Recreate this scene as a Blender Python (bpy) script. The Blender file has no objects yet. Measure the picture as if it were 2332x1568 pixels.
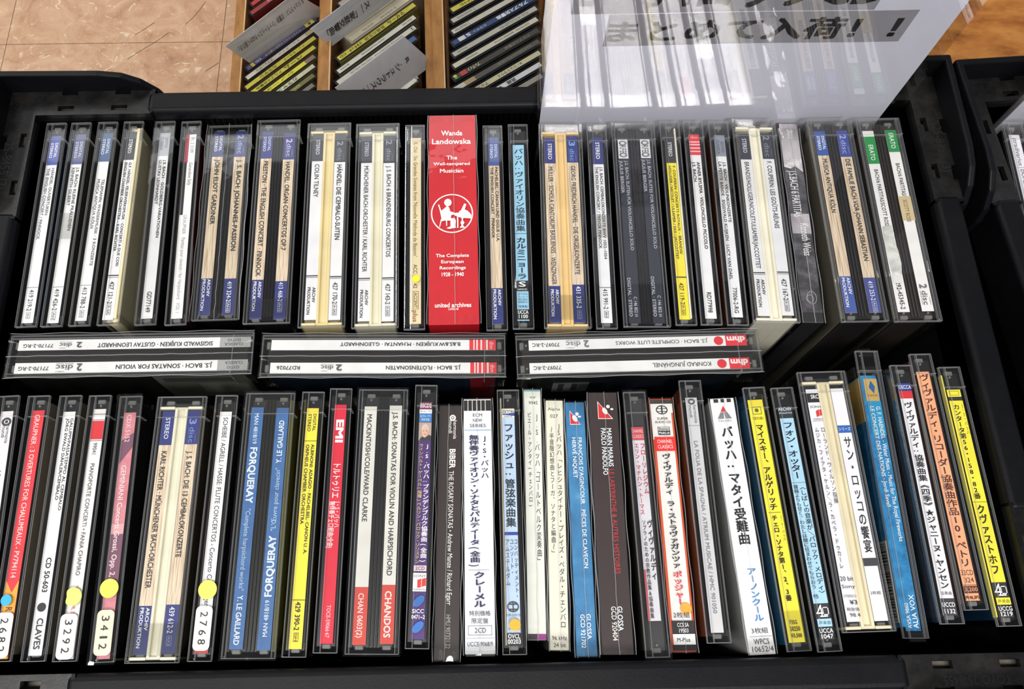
import bpy, bmesh, math, random
from mathutils import Vector, Matrix, Euler

random.seed(7)
S = bpy.context.scene
COL = S.collection
R = math.radians

# ------------------------------------------------------------------ camera
CAMZ = 1.38            # height of the phone above the shop floor
F_PX, CX, CY, TILT = 1850.0, 1085.0, 784.0, 20.0
cam = bpy.data.cameras.new('camera')
cam.sensor_fit = 'HORIZONTAL'
cam.sensor_width = 36.0
cam.lens = 36.0 * F_PX / 2332.0
cam.shift_x = (1166.0 - CX) / 2332.0
cam.clip_start = 0.02
cam.clip_end = 30
camo = bpy.data.objects.new('camera', cam)
COL.objects.link(camo)
camo.location = (0, 0, CAMZ)
camo.rotation_euler = (R(TILT), 0, 0)
S.camera = camo

# ------------------------------------------------------------------ light
S.view_settings.view_transform = 'Standard'
S.view_settings.look = 'None'
S.view_settings.exposure = -0.22
S.view_settings.gamma = 1.0
S.view_settings.use_curve_mapping = False
try:
    S.cycles.max_bounces = 10
    S.cycles.transparent_max_bounces = 24
    S.cycles.use_denoising = True
    S.cycles.sample_clamp_indirect = 60
    S.cycles.caustics_reflective = False
except Exception:
    pass

world = bpy.data.worlds.new('shop_interior')
S.world = world
world.use_nodes = True
bg = world.node_tree.nodes['Background']
bg.inputs[0].default_value = (0.93, 0.95, 1.0, 1)
bg.inputs[1].default_value = 0.25


def area(name, loc, target, sx, sy, power, color):
    d = bpy.data.lights.new(name, 'AREA')
    d.shape = 'RECTANGLE'
    d.size, d.size_y = sx, sy
    d.energy = power
    d.color = color
    o = bpy.data.objects.new(name, d)
    COL.objects.link(o)
    o.location = loc
    v = Vector(target) - Vector(loc)
    o.rotation_euler = v.to_track_quat('-Z', 'Z').to_euler()
    return o


# ceiling panel behind the photographer and a dim tube; the rest are added fills
area('lamp_or_fill_light', (0.53, -1.09, 2.62), (0.53, -1.09, 0), 0.66, 0.46, 45, (1.0, 0.98, 0.97))
area('lamp_or_fill_light', (-0.62, -0.26, 2.62), (-0.62, -0.26, 0), 1.50, 0.20, 29, (1.0, 0.985, 0.97))  # added overhead fill to brighten the cases, no known tube
area('lamp_or_fill_light', (-2.05, 1.75, 2.62), (-2.05, 1.75, 0), 0.30, 1.60, 42, (1.0, 0.98, 0.95))  # added light that lifts the floor on the left
area('lamp_or_fill_light', (-0.70, 1.45, 2.62), (-0.70, 1.45, 0), 1.60, 0.30, 2.6, (0.95, 0.97, 1.0))
area('lamp_or_fill_light', (-0.2, 1.80, 2.62), (-0.2, 1.80, 0), 2.40, 0.26, 15, (1.0, 0.98, 0.95))  # added light for the floor and racks beyond the crate

# ------------------------------------------------------------------ camera maths (to read places off the photograph)
_a = R(TILT)
FW = Vector((0, math.sin(_a), -math.cos(_a)))
UP = Vector((0, math.cos(_a), math.sin(_a)))
RT = Vector((1, 0, 0))


def ground(u, v, H):
    """world point seen at pixel (u, v), H metres below the camera"""
    d = FW * F_PX + RT * (u - CX) + UP * (CY - v)
    d = d * (H / -d.z)
    return Vector((d.x, d.y, CAMZ - H))


def on_wall(u, v, y):
    d = FW * F_PX + RT * (u - CX) + UP * (CY - v)
    d = d * (y / d.y)
    return Vector((d.x, d.y, CAMZ + d.z))


def pix(p):
    q = p - Vector((0, 0, CAMZ))
    z = q.dot(FW)
    return CX + F_PX * q.dot(RT) / z, CY - F_PX * q.dot(UP) / z


# ------------------------------------------------------------------ materials
_M = {}


def lin(h):
    h = h.lstrip('#')
    c = [int(h[i:i + 2], 16) / 255 for i in (0, 2, 4)]
    return tuple(x / 12.92 if x <= 0.04045 else ((x + 0.055) / 1.055) ** 2.4 for x in c) + (1,)


def new_mat(name):
    m = bpy.data.materials.new(name)
    m.use_nodes = True
    nt = m.node_tree
    return m, nt, nt.nodes['Principled BSDF']


def nod(nt, t, **kw):
    n = nt.nodes.new(t)
    for k, v in kw.items():
        setattr(n, k, v)
    return n


def paint(h, rough=0.5, spec=0.4, noise=0.06, scale=60):
    """printed card, paper or plain plastic: one colour with a slight procedural unevenness"""
    key = ('p', h, rough, spec)
    if key in _M:
        return _M[key]
    m, nt, b = new_mat('print_' + h.strip('#'))
    c = lin(h)
    tc = nod(nt, 'ShaderNodeTexCoord')
    n = nod(nt, 'ShaderNodeTexNoise')
    n.inputs['Scale'].default_value = scale
    n.inputs['Detail'].default_value = 3
    nt.links.new(tc.outputs['Object'], n.inputs['Vector'])
    r = nod(nt, 'ShaderNodeValToRGB')
    r.color_ramp.elements[0].position = 0.3
    r.color_ramp.elements[1].position = 0.7
    r.color_ramp.elements[0].color = tuple(x * (1 - noise) for x in c[:3]) + (1,)
    r.color_ramp.elements[1].color = tuple(min(1, x * (1 + noise)) for x in c[:3]) + (1,)
    nt.links.new(n.outputs['Fac'], r.inputs['Fac'])
    nt.links.new(r.outputs['Color'], b.inputs['Base Color'])
    b.inputs['Roughness'].default_value = rough
    b.inputs['Specular IOR Level'].default_value = spec
    _M[key] = m
    return m


def grain_paper():
    """the pale wood-grain print of the beige labels"""
    if 'grain' in _M:
        return _M['grain']
    m, nt, b = new_mat('wood_grain_print')
    tc = nod(nt, 'ShaderNodeTexCoord')
    mp = nod(nt, 'ShaderNodeMapping')
    mp.inputs['Scale'].default_value = (1600, 60, 1)
    nt.links.new(tc.outputs['Object'], mp.inputs['Vector'])
    n = nod(nt, 'ShaderNodeTexNoise')
    n.inputs['Scale'].default_value = 1
    n.inputs['Detail'].default_value = 4
    nt.links.new(mp.outputs['Vector'], n.inputs['Vector'])
    r = nod(nt, 'ShaderNodeValToRGB')
    r.color_ramp.elements[0].position = 0.30
    r.color_ramp.elements[0].color = lin('#a98a6c')
    r.color_ramp.elements[1].position = 0.58
    r.color_ramp.elements[1].color = lin('#dccbb2')
    nt.links.new(n.outputs['Fac'], r.inputs['Fac'])
    nt.links.new(r.outputs['Color'], b.inputs['Base Color'])
    b.inputs['Roughness'].default_value = 0.5
    _M['grain'] = m
    return m


def noise_print(name, stops, scale, vec=(1, 1, 1)):
    if name in _M:
        return _M[name]
    m, nt, b = new_mat(name)
    tc = nod(nt, 'ShaderNodeTexCoord')
    mp = nod(nt, 'ShaderNodeMapping')
    mp.inputs['Scale'].default_value = vec
    nt.links.new(tc.outputs['Object'], mp.inputs['Vector'])
    n = nod(nt, 'ShaderNodeTexNoise')
    n.inputs['Scale'].default_value = scale
    n.inputs['Detail'].default_value = 6
    n.inputs['Roughness'].default_value = 0.62
    nt.links.new(mp.outputs['Vector'], n.inputs['Vector'])
    r = nod(nt, 'ShaderNodeValToRGB')
    e = r.color_ramp.elements
    e[0].position, e[0].color = stops[0][0], lin(stops[0][1])
    e[1].position, e[1].color = stops[-1][0], lin(stops[-1][1])
    for p, c in stops[1:-1]:
        k = e.new(p)
        k.color = lin(c)
    nt.links.new(n.outputs['Fac'], r.inputs['Fac'])
    nt.links.new(r.outputs['Color'], b.inputs['Base Color'])
    b.inputs['Roughness'].default_value = 0.5
    _M[name] = m
    return m


def clear(name='clear_plastic', ior=1.58, rough=0.03, tint=0.97, bump=0.0, bscale=120, gain=1.0):
    """thin clear plastic: light goes straight through, the surface mirrors by Fresnel on both sides"""
    if name in _M:
        return _M[name]
    m = bpy.data.materials.new(name)
    m.use_nodes = True
    nt = m.node_tree
    nt.nodes.clear()
    out = nod(nt, 'ShaderNodeOutputMaterial')
    mix = nod(nt, 'ShaderNodeMixShader')
    tr = nod(nt, 'ShaderNodeBsdfTransparent')
    tr.inputs[0].default_value = (tint, tint, tint * 0.99, 1)
    gl = nod(nt, 'ShaderNodeBsdfGlossy')
    gl.inputs['Roughness'].default_value = rough
    gl.inputs['Color'].default_value = (1, 1, 1, 1)
    geo = nod(nt, 'ShaderNodeNewGeometry')
    ma = nod(nt, 'ShaderNodeMix')
    ma.data_type = 'FLOAT'
    ma.inputs[2].default_value = ior
    ma.inputs[3].default_value = 1 / ior
    nt.links.new(geo.outputs['Backfacing'], ma.inputs[0])
    fr = nod(nt, 'ShaderNodeFresnel')
    nt.links.new(ma.outputs[0], fr.inputs['IOR'])
    if bump > 0:
        tc = nod(nt, 'ShaderNodeTexCoord')
        n = nod(nt, 'ShaderNodeTexNoise')
        n.inputs['Scale'].default_value = bscale
        n.inputs['Detail'].default_value = 2
        nt.links.new(tc.outputs['Object'], n.inputs['Vector'])
        bp = nod(nt, 'ShaderNodeBump')
        bp.inputs['Strength'].default_value = bump
        bp.inputs['Distance'].default_value = 0.001
        nt.links.new(n.outputs['Fac'], bp.inputs['Height'])
        nt.links.new(bp.outputs['Normal'], gl.inputs['Normal'])
    fac = fr.outputs[0]
    if gain != 1.0:
        mu = nod(nt, 'ShaderNodeMath', operation='MULTIPLY')
        mu.use_clamp = True
        mu.inputs[1].default_value = gain
        nt.links.new(fac, mu.inputs[0])
        fac = mu.outputs[0]
    nt.links.new(fac, mix.inputs[0])
    nt.links.new(tr.outputs[0], mix.inputs[1])
    nt.links.new(gl.outputs[0], mix.inputs[2])
    nt.links.new(mix.outputs[0], out.inputs[0])
    _M[name] = m
    return m


def frosted():
    if 'frost' in _M:
        return _M['frost']
    m = bpy.data.materials.new('frosted_plastic')
    m.use_nodes = True
    nt = m.node_tree
    nt.nodes.clear()
    out = nod(nt, 'ShaderNodeOutputMaterial')
    mix = nod(nt, 'ShaderNodeMixShader')
    mix.inputs[0].default_value = 0.45
    tr = nod(nt, 'ShaderNodeBsdfTransparent')
    pb = nod(nt, 'ShaderNodeBsdfPrincipled')
    pb.inputs['Base Color'].default_value = lin('#9a9a98')
    pb.inputs['Roughness'].default_value = 0.25
    nt.links.new(tr.outputs[0], mix.inputs[1])
    nt.links.new(pb.outputs[0], mix.inputs[2])
    nt.links.new(mix.outputs[0], out.inputs[0])
    _M['frost'] = m
    return m


def crate_mat():
    if 'crate' in _M:
        return _M['crate']
    m, nt, b = new_mat('black_crate_plastic')
    tc = nod(nt, 'ShaderNodeTexCoord')
    n = nod(nt, 'ShaderNodeTexNoise')
    n.inputs['Scale'].default_value = 28
    n.inputs['Detail'].default_value = 8
    n.inputs['Roughness'].default_value = 0.7
    nt.links.new(tc.outputs['Object'], n.inputs['Vector'])
    r = nod(nt, 'ShaderNodeValToRGB')
    r.color_ramp.elements[0].position = 0.45
    r.color_ramp.elements[0].color = (0.0034, 0.0037, 0.0048, 1)
    r.color_ramp.elements[1].position = 0.8
    r.color_ramp.elements[1].color = (0.007, 0.0073, 0.0082, 1)
    nt.links.new(n.outputs['Fac'], r.inputs['Fac'])
    nt.links.new(r.outputs['Color'], b.inputs['Base Color'])
    b.inputs['Roughness'].default_value = 0.42
    b.inputs['Specular IOR Level'].default_value = 0.14
    n2 = nod(nt, 'ShaderNodeTexNoise')
    n2.inputs['Scale'].default_value = 900
    nt.links.new(tc.outputs['Object'], n2.inputs['Vector'])
    bp = nod(nt, 'ShaderNodeBump')
    bp.inputs['Strength'].default_value = 0.12
    bp.inputs['Distance'].default_value = 0.0004
    nt.links.new(n2.outputs['Fac'], bp.inputs['Height'])
    nt.links.new(bp.outputs['Normal'], b.inputs['Normal'])
    _M['crate'] = m
    return m


def dusty_mat():
    if 'dusty' in _M:
        return _M['dusty']
    m, nt, b = new_mat('dusty_black_plastic')
    tc = nod(nt, 'ShaderNodeTexCoord')
    n = nod(nt, 'ShaderNodeTexNoise')
    n.inputs['Scale'].default_value = 55
    n.inputs['Detail'].default_value = 10
    n.inputs['Roughness'].default_value = 0.75
    nt.links.new(tc.outputs['Object'], n.inputs['Vector'])
    r = nod(nt, 'ShaderNodeValToRGB')
    r.color_ramp.elements[0].position = 0.42
    r.color_ramp.elements[0].color = (0.0045, 0.0043, 0.0043, 1)
    r.color_ramp.elements[1].position = 0.75
    r.color_ramp.elements[1].color = (0.022, 0.0205, 0.019, 1)
    nt.links.new(n.outputs['Fac'], r.inputs['Fac'])
    nt.links.new(r.outputs['Color'], b.inputs['Base Color'])
    b.inputs['Roughness'].default_value = 0.30
    b.inputs['Specular IOR Level'].default_value = 0.30
    bp = nod(nt, 'ShaderNodeBump')
    bp.inputs['Strength'].default_value = 0.25
    bp.inputs['Distance'].default_value = 0.001
    nt.links.new(n.outputs['Fac'], bp.inputs['Height'])
    nt.links.new(bp.outputs['Normal'], b.inputs['Normal'])
    _M['dusty'] = m
    return m


BLACK = '#1b1b1d'
INK = '#2a2a2c'
WHITE = '#e9e9ea'
NAVY = '#2e3572'
CREAM = '#e9dcb6'


# ------------------------------------------------------------------ mesh builder
class MB:
    def __init__(self):
        self.v, self.f, self.mi, self.mats, self.smooth = [], [], [], [], []

    def slot(self, m):
        if m not in self.mats:
            self.mats.append(m)
        return self.mats.index(m)

    def add(self, verts, faces, m, smooth=False):
        o = len(self.v)
        k = self.slot(m)
        self.v += [tuple(p) for p in verts]
        for f in faces:
            self.f.append([i + o for i in f])
            self.mi.append(k)
            self.smooth.append(smooth)

    def box(self, x0, x1, y0, y1, z0, z1, m, bevel=0, seg=2):
        if bevel <= 0:
            vs = [(x, y, z) for z in (z0, z1) for y in (y0, y1) for x in (x0, x1)]
            fs = [(0, 2, 3, 1), (4, 5, 7, 6), (0, 1, 5, 4), (2, 6, 7, 3), (0, 4, 6, 2), (1, 3, 7, 5)]
            self.add(vs, fs, m)
            return
        bm = bmesh.new()
        bmesh.ops.create_cube(bm, size=1)
        for v in bm.verts:
            v.co = Vector((x0 + (v.co.x + .5) * (x1 - x0), y0 + (v.co.y + .5) * (y1 - y0), z0 + (v.co.z + .5) * (z1 - z0)))
        bmesh.ops.bevel(bm, geom=bm.edges[:], offset=bevel, segments=seg, profile=0.5, affect='EDGES', clamp_overlap=True)
        self.bm(bm, m)

    def bm(self, bm, m, smooth=False):
        bm.verts.index_update()
        self.add([v.co[:] for v in bm.verts], [[v.index for v in f.verts] for f in bm.faces], m, smooth)
        bm.free()

    def extrude(self, pts, vec, m):
        """closed polygon of 3-D points swept along vec"""
        n = len(pts)
        vec = Vector(vec)
        a = [Vector(p) for p in pts]
        b = [p + vec for p in a]
        fs = [list(range(n))[::-1], list(range(n, 2 * n))]
        fs += [(i, (i + 1) % n, n + (i + 1) % n, n + i) for i in range(n)]
        self.add(a + b, fs, m)

    def cyl(self, c, r, h, m, n=20, axis='z'):
        vs = []
        for k in (0, 1):
            for i in range(n):
                t = 2 * math.pi * i / n
                p = (r * math.cos(t), r * math.sin(t), h * k)
                if axis == 'y':
                    p = (p[0], p[2], p[1])
                vs.append((c[0] + p[0], c[1] + p[1], c[2] + p[2]))
        fs = [list(range(n))[::-1], list(range(n, 2 * n))] + [(i, (i + 1) % n, n + (i + 1) % n, n + i) for i in range(n)]
        self.add(vs, fs, m)

    def obj(self, name, parent=None, mat_default=None):
        me = bpy.data.meshes.new(name)
        me.from_pydata(self.v, [], self.f)
        for m in self.mats:
            me.materials.append(m)
        me.polygons.foreach_set('material_index', self.mi)
        me.polygons.foreach_set('use_smooth', self.smooth)
        me.update()
        o = bpy.data.objects.new(name, me)
        COL.objects.link(o)
        if parent:
            o.parent = parent
        return o


def thing(name, label, cat, group=None, kind=None):
    o = bpy.data.objects.new(name, None)
    o.empty_display_size = 0.02
    COL.objects.link(o)
    tag(o, label, cat, group, kind)
    return o


def tag(o, label, cat, group=None, kind=None):
    if label:
        o['label'] = label
    if cat:
        o['category'] = cat
    if group:
        o['group'] = group
    if kind:
        o['kind'] = kind


# ------------------------------------------------------------------ lettering
_G = {}


def glyphs(s, bold=0.0):
    """flat mesh of a string in em units: verts, faces, bbox; bold strokes are overprinted a hair apart"""
    k = (s, bold)
    if k in _G:
        return _G[k]
    if bold:
        vs, fs, bb = glyphs(s)
        V, F_ = [], []
        b = max(0.0, bold)
        for dx, dy in ((-b, -b), (b, -b), (-b, b), (b, b)):
            n = len(V)
            V += [(x + dx, y + dy, n * 0.18 / max(1, len(vs))) for x, y, q_ in vs]
            F_ += [[q + n for q in f] for f in fs]
        _G[k] = (V, F_, (bb[0] - b, bb[1] + b, bb[2] - b, bb[3] + b))
        return _G[k]
    c = bpy.data.curves.new('lettering', 'FONT')
    c.body = s
    c.resolution_u = 2
    o = bpy.data.objects.new('lettering', c)
    me = bpy.data.meshes.new_from_object(o)
    vs = [(v.co.x, v.co.y, 0.0) for v in me.vertices]
    fs = [list(p.vertices) for p in me.polygons]
    bpy.data.objects.remove(o)
    bpy.data.curves.remove(c)
    bpy.data.meshes.remove(me)
    if vs:
        xs = [p[0] for p in vs]
        ys = [p[1] for p in vs]
        bb = (min(xs), max(xs), min(ys), max(ys))
    else:
        bb = (0, 1, 0, 1)
    _G[k] = (vs, fs, bb)
    return _G[k]


TURN = set('ー〜（）()「」『』〈〉《》:：/／｜|~')


class Label:
    """a printed strip. s runs along the reading direction (far to near), t across; all in metres"""
    def __init__(self, O, eu, ew, L, W, conv=None, lift=0.00004):
        self.O, self.eu, self.ew = Vector(O), Vector(eu), Vector(ew)
        self.n = self.eu.cross(self.ew).normalized()
        self.L, self.W = L, W
        self.conv = conv or (lambda q: q * L)      # photo reading -> s
        self.mb = MB()
        self.lay = 0
        self.lift = lift

    def put(self, st, faces, m, layer=None):
        z = (self.lay if layer is None else layer) * self.lift
        self.mb.add([self.O + self.eu * q[0] + self.ew * q[1] + self.n * (z + (q[2] * self.lift if len(q) > 2 else 0)) for q in st], faces, m)

    def base(self, m, thick=0.0003):
        a = [self.O, self.O + self.eu * self.L, self.O + self.eu * self.L + self.ew * self.W, self.O + self.ew * self.W]
        self.mb.extrude([p - self.n * thick for p in a], self.n * thick, m)
        self.lay = 1

    def rect(self, s0, s1, t0, t1, m):
        self.put([(s0, t0), (s1, t0), (s1, t1), (s0, t1)], [(0, 1, 2, 3)], m)

    def draw(self, els):
        for e in els:
            self.lay += 1
            k = e[0]
            c = self.conv
            if k == 'R':
                _, y0, y1, w0, w1, col = e
                self.rect(c(y0), c(y1), w0 * self.W, w1 * self.W, mt(col))
            elif k in 'TU':
                _, txt, y0, y1, w, h, col = e[:7]
                b = (e[7] if len(e) > 7 else 0.0) + .006
                vs, fs, bb = glyphs(txt, b)
                s0, s1 = c(y0), c(y1)
                hh = h * self.W / 0.72
                if not vs:
                    continue
                kx = (s1 - s0) / max(1e-6, bb[1] - bb[0])
                if k == 'T':
                    st = [(s0 + (x - bb[0]) * kx, w * self.W + (y - .36) * hh, q_) for x, y, q_ in vs]
                else:
                    st = [(s1 - (x - bb[0]) * kx, w * self.W - (y - .36) * hh, q_) for x, y, q_ in vs]
                self.put(st, fs, mt(col))
            elif k == 'H':
                _, txt, yc, h, w0, w1, col = e[:7]
                b = e[7] if len(e) > 7 else 0.0
                vs, fs, bb = glyphs(txt, b)
                t0, t1 = w0 * self.W, w1 * self.W
                kx = (t1 - t0) / max(1e-6, bb[1] - bb[0])
                sc = c(yc)
                mid = (bb[2] + bb[3]) / 2
                ky = h / max(0.3, bb[3] - bb[2])
                self.put([(sc - (y - mid) * ky, t0 + (x - bb[0]) * kx, q_) for x, y, q_ in vs], fs, mt(col))
            elif k == 'V':
                _, txt, y0, y1, w, size, col = e[:7]
                b = e[7] if len(e) > 7 else 0.0
                s0, s1 = c(y0), c(y1)
                p = (s1 - s0) / len(txt)
                sz = size * self.W
                for i, ch in enumerate(txt):
                    if ch == ' ':
                        continue
                    vs, fs, bb = glyphs(ch, b)
                    sc, tc = s0 + (i + .5) * p, w * self.W
                    cx = .5 if ord(ch) > 0x2000 else (bb[0] + bb[1]) / 2
                    if ch in '、。':
                        sc -= .55 * p
                        tc += .5 * sz
                    if ch in TURN:
                        self.put([(sc + (x - cx) * p, tc + (y - .38) * sz, q_) for x, y, q_ in vs], fs, mt(col))
                    else:
                        self.put([(sc - (y - .38) * p, tc + (x - cx) * sz, q_) for x, y, q_ in vs], fs, mt(col))
            elif k == 'D':
                _, yc, w, r, col = e[:5]
                ry = e[5] if len(e) > 5 else r
                sk = e[6] if len(e) > 6 else 0.0
                n = 28
                sc, tc = c(yc), w * self.W
                pts = []
                for i in range(n):
                    q = 2 * math.pi * i / n
                    ds, dt = ry * math.cos(q), r * math.sin(q)
                    pts.append((sc + ds + sk * dt, tc + dt))
                self.put(pts, [tuple(range(n))], mt(col))
            elif k == 'O':     # ring
                _, yc, w, rs, rt_, th, col = e
                n = 40
                sc, tc = c(yc), w * self.W
                a = [(sc + rs * math.cos(2 * math.pi * i / n), tc + rt_ * math.sin(2 * math.pi * i / n)) for i in range(n)]
                q = [(sc + (rs - th) * math.cos(2 * math.pi * i / n), tc + (rt_ - th) * math.sin(2 * math.pi * i / n)) for i in range(n)]
                self.put(a + q, [(i, (i + 1) % n, n + (i + 1) % n, n + i) for i in range(n)], mt(col))
            elif k == 'B':     # empty box
                _, y0, y1, w0, w1, th, col = e
                s0, s1, t0, t1 = c(y0), c(y1), w0 * self.W, w1 * self.W
                m = mt(col)
                self.rect(s0, s1, t0, t0 + th, m)
                self.rect(s0, s1, t1 - th, t1, m)
                self.rect(s0, s0 + th, t0, t1, m)
                self.rect(s1 - th, s1, t0, t1, m)
            elif k == 'P':     # polygon of (reading, w)
                _, pts, col = e
                st = [(c(a), w * self.W) for a, w in pts]
                self.put(st, [tuple(range(len(st)))], mt(col))

    def obj(self, name, parent):
        return self.mb.obj(name, parent)


def mt(col):
    if isinstance(col, str):
        if col == 'grain':
            return grain_paper()
        return paint(col)
    return col


def cd(y0, y1, w, h, col, num=None, ny=None):
    """the disc logo: small word framed by two fine lines of print"""
    e = [('T', 'disc', y0, y1, w, h, col, 0.0),
         ('T', 'DIGITAL AUDIO', y0, y1, w - h * .72, h * .18, col),
         ('T', 'COMPACT', y0 + (y1 - y0) * .45, y1, w + h * .72, h * .18, col)]
    if num:
        e.append(('T', num, ny[0], ny[1], w, h * 1.35, col, 0.02))
    return e


def two(a, b, a0, a1, b0, b1, col=INK, h=.27, bold=0.008, wa=.72, wb=.30):
    return [('T', a, a0, a1, wa, h, col, bold), ('T', b, b0, b1, wb, h, col, bold)]


# ------------------------------------------------------------------ cases
FLOOR_Z = CAMZ - 0.535          # inside bottom of the crate


def pose(FL, FR, fy, NL, NR, ny, H):
    F = ground((FL + FR) / 2, fy, H)
    N = ground((NL + NR) / 2, ny, H)
    d = F - N
    return (F + N) / 2, math.atan2(-d.x, d.y), d.length


def set_pose(root, c, yaw, depth, lean=0.0):
    """root sits at the base; c is the middle of the top face"""
    rot = Euler((0, lean, yaw), 'XYZ').to_matrix()
    rot = Matrix.Rotation(yaw, 3, 'Z') @ Matrix.Rotation(lean, 3, 'Y')
    base = Vector(c) - rot @ Vector((0, 0, depth))
    root.location = base
    root.rotation_euler = rot.to_euler()
    return Matrix.Translation(base) @ rot.to_4x4()


def conv_for(Mx, x, z, along='v'):
    """photo reading (row v, or column u) -> local y of the case"""
    def g(q):
        lo, hi = -0.11, 0.11
        f = lambda y: pix(Mx @ Vector((x, y, z)))[1 if along == 'v' else 0]
        inc = f(hi) > f(lo)
        for _ in range(36):
            mid = (lo + hi) / 2
            if (f(mid) > q) == inc:
                hi = mid
            else:
                lo = mid
        return (lo + hi) / 2
    return g


def spine(root, Mx, x0, x1, z, y0, y1, base, els, along='v', name='spine_label', thick=0.0003):
    g = conv_for(Mx, (x0 + x1) / 2, z, along)
    a, b = g(y0), g(y1)
    lb = Label((x0, a, z), (0, -1, 0), (1, 0, 0), a - b, x1 - x0, conv=lambda q: a - g(q))
    lb.base(mt(base), thick)
    lb.draw(els)
    return lb.obj(name, root)


def edge_glow_mat():
    """edge of clear plastic: light piped to it is put in as milky paleness"""
    if 'edge' in _M:
        return _M['edge']
    m = bpy.data.materials.new('piped_light_edge')
    m.use_nodes = True
    nt = m.node_tree
    nt.nodes.clear()
    out = nod(nt, 'ShaderNodeOutputMaterial')
    mix = nod(nt, 'ShaderNodeMixShader')
    mix.inputs[0].default_value = 0.20
    tr = nod(nt, 'ShaderNodeBsdfTransparent')
    pb = nod(nt, 'ShaderNodeBsdfPrincipled')
    pb.inputs['Base Color'].default_value = lin('#c9cacc')  # pale colour stands in for light gathered at the edge
    pb.inputs['Roughness'].default_value = 0.15
    nt.links.new(tr.outputs[0], mix.inputs[1])
    nt.links.new(pb.outputs[0], mix.inputs[2])
    nt.links.new(mix.outputs[0], out.inputs[0])
    _M['edge'] = m
    return m


def edges(m, T, L, D, xs=()):
    e = edge_glow_mat()
    h, l, w = T / 2, L / 2, .00026
    for x in (-h, h - w) + tuple(xs):
        m.box(x, x + w, -l + .0004, l - .0004, D - .0016, D + .00006, e)
    for y in (-l, l - w * 1.3):
        m.box(-h, h, y, y + w * 1.3, D - .0016, D + .00006, e)
    m.box(-h + .001, h - .001, l - .0108, l - .0104, D - .004, D - .0006, e)
    m.box(h - .0012, h + .0004, l - .0110, l - .0106, D - .008, D + .0003, e)


def shell_single(root, T, L, D):
    m = MB()
    c = clear()
    h = T / 2
    # back half and lid, each a thin bevelled slab of clear plastic
    m.box(-h + 0.0033, h, -L / 2, L / 2, 0, D, c, 0.0005, 2)
    m.box(-h, -h + 0.0031, -L / 2 + 0.0006, L / 2 - 0.0004, 0, D - 0.0002, c, 0.0006, 2)
    # lid ears at both ends
    m.box(h - 0.0012, h + 0.0004, L / 2 - 0.0105, L / 2, D - 0.016, D + 0.0003, c, 0.0003, 1)
    m.box(h - 0.0012, h + 0.0003, -L / 2, -L / 2 + 0.006, D - 0.016, D, c, 0.0003, 1)
    edges(m, T, L, D, (-h + .0031,))
    # inner step of the lid above the far end
    m.box(-h + 0.0008, h - 0.0008, L / 2 - 0.0105, L / 2 - 0.0008, D - 0.012, D - 0.0009, c, 0.0006, 2)
    return m.obj('clear_shell', root)


def hinges(root, xs, L, D, w=0.004):
    f = frosted()
    for x in xs:
        for sgn in (1, -1):
            m = MB()
            ya = sgn * (L / 2 - 0.0019)
            m.box(x - w / 2, x + w / 2, min(ya, ya - sgn * .0022), max(ya, ya - sgn * .0022), D - .004, D - .0016, f, 0.0004, 1)
            m.cyl((x, ya - sgn * 0.0033, D - 0.0026), 0.0006, 0.0012, f, 10)
            m.obj('hinge', root)


def tape(root, x0, x1, y0, y1, D, name='tape_strip'):
    m = MB()
    m.box(x0, x1, y0, y1, D + .00035, D + .00042, clear('clear_tape', 1.5, .10, .92, .05, 120))
    return m.obj(name, root)


def fold_mat():
    """seams and folds of film: glints put in as a paler, milky colour"""
    if 'fold' in _M:
        return _M['fold']
    m = edge_glow_mat().copy()
    m.name = 'film_seam_glint'
    for n in m.node_tree.nodes:
        if n.type == 'MIX_SHADER':
            n.inputs[0].default_value = 0.4
    _M['fold'] = m
    return m


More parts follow.
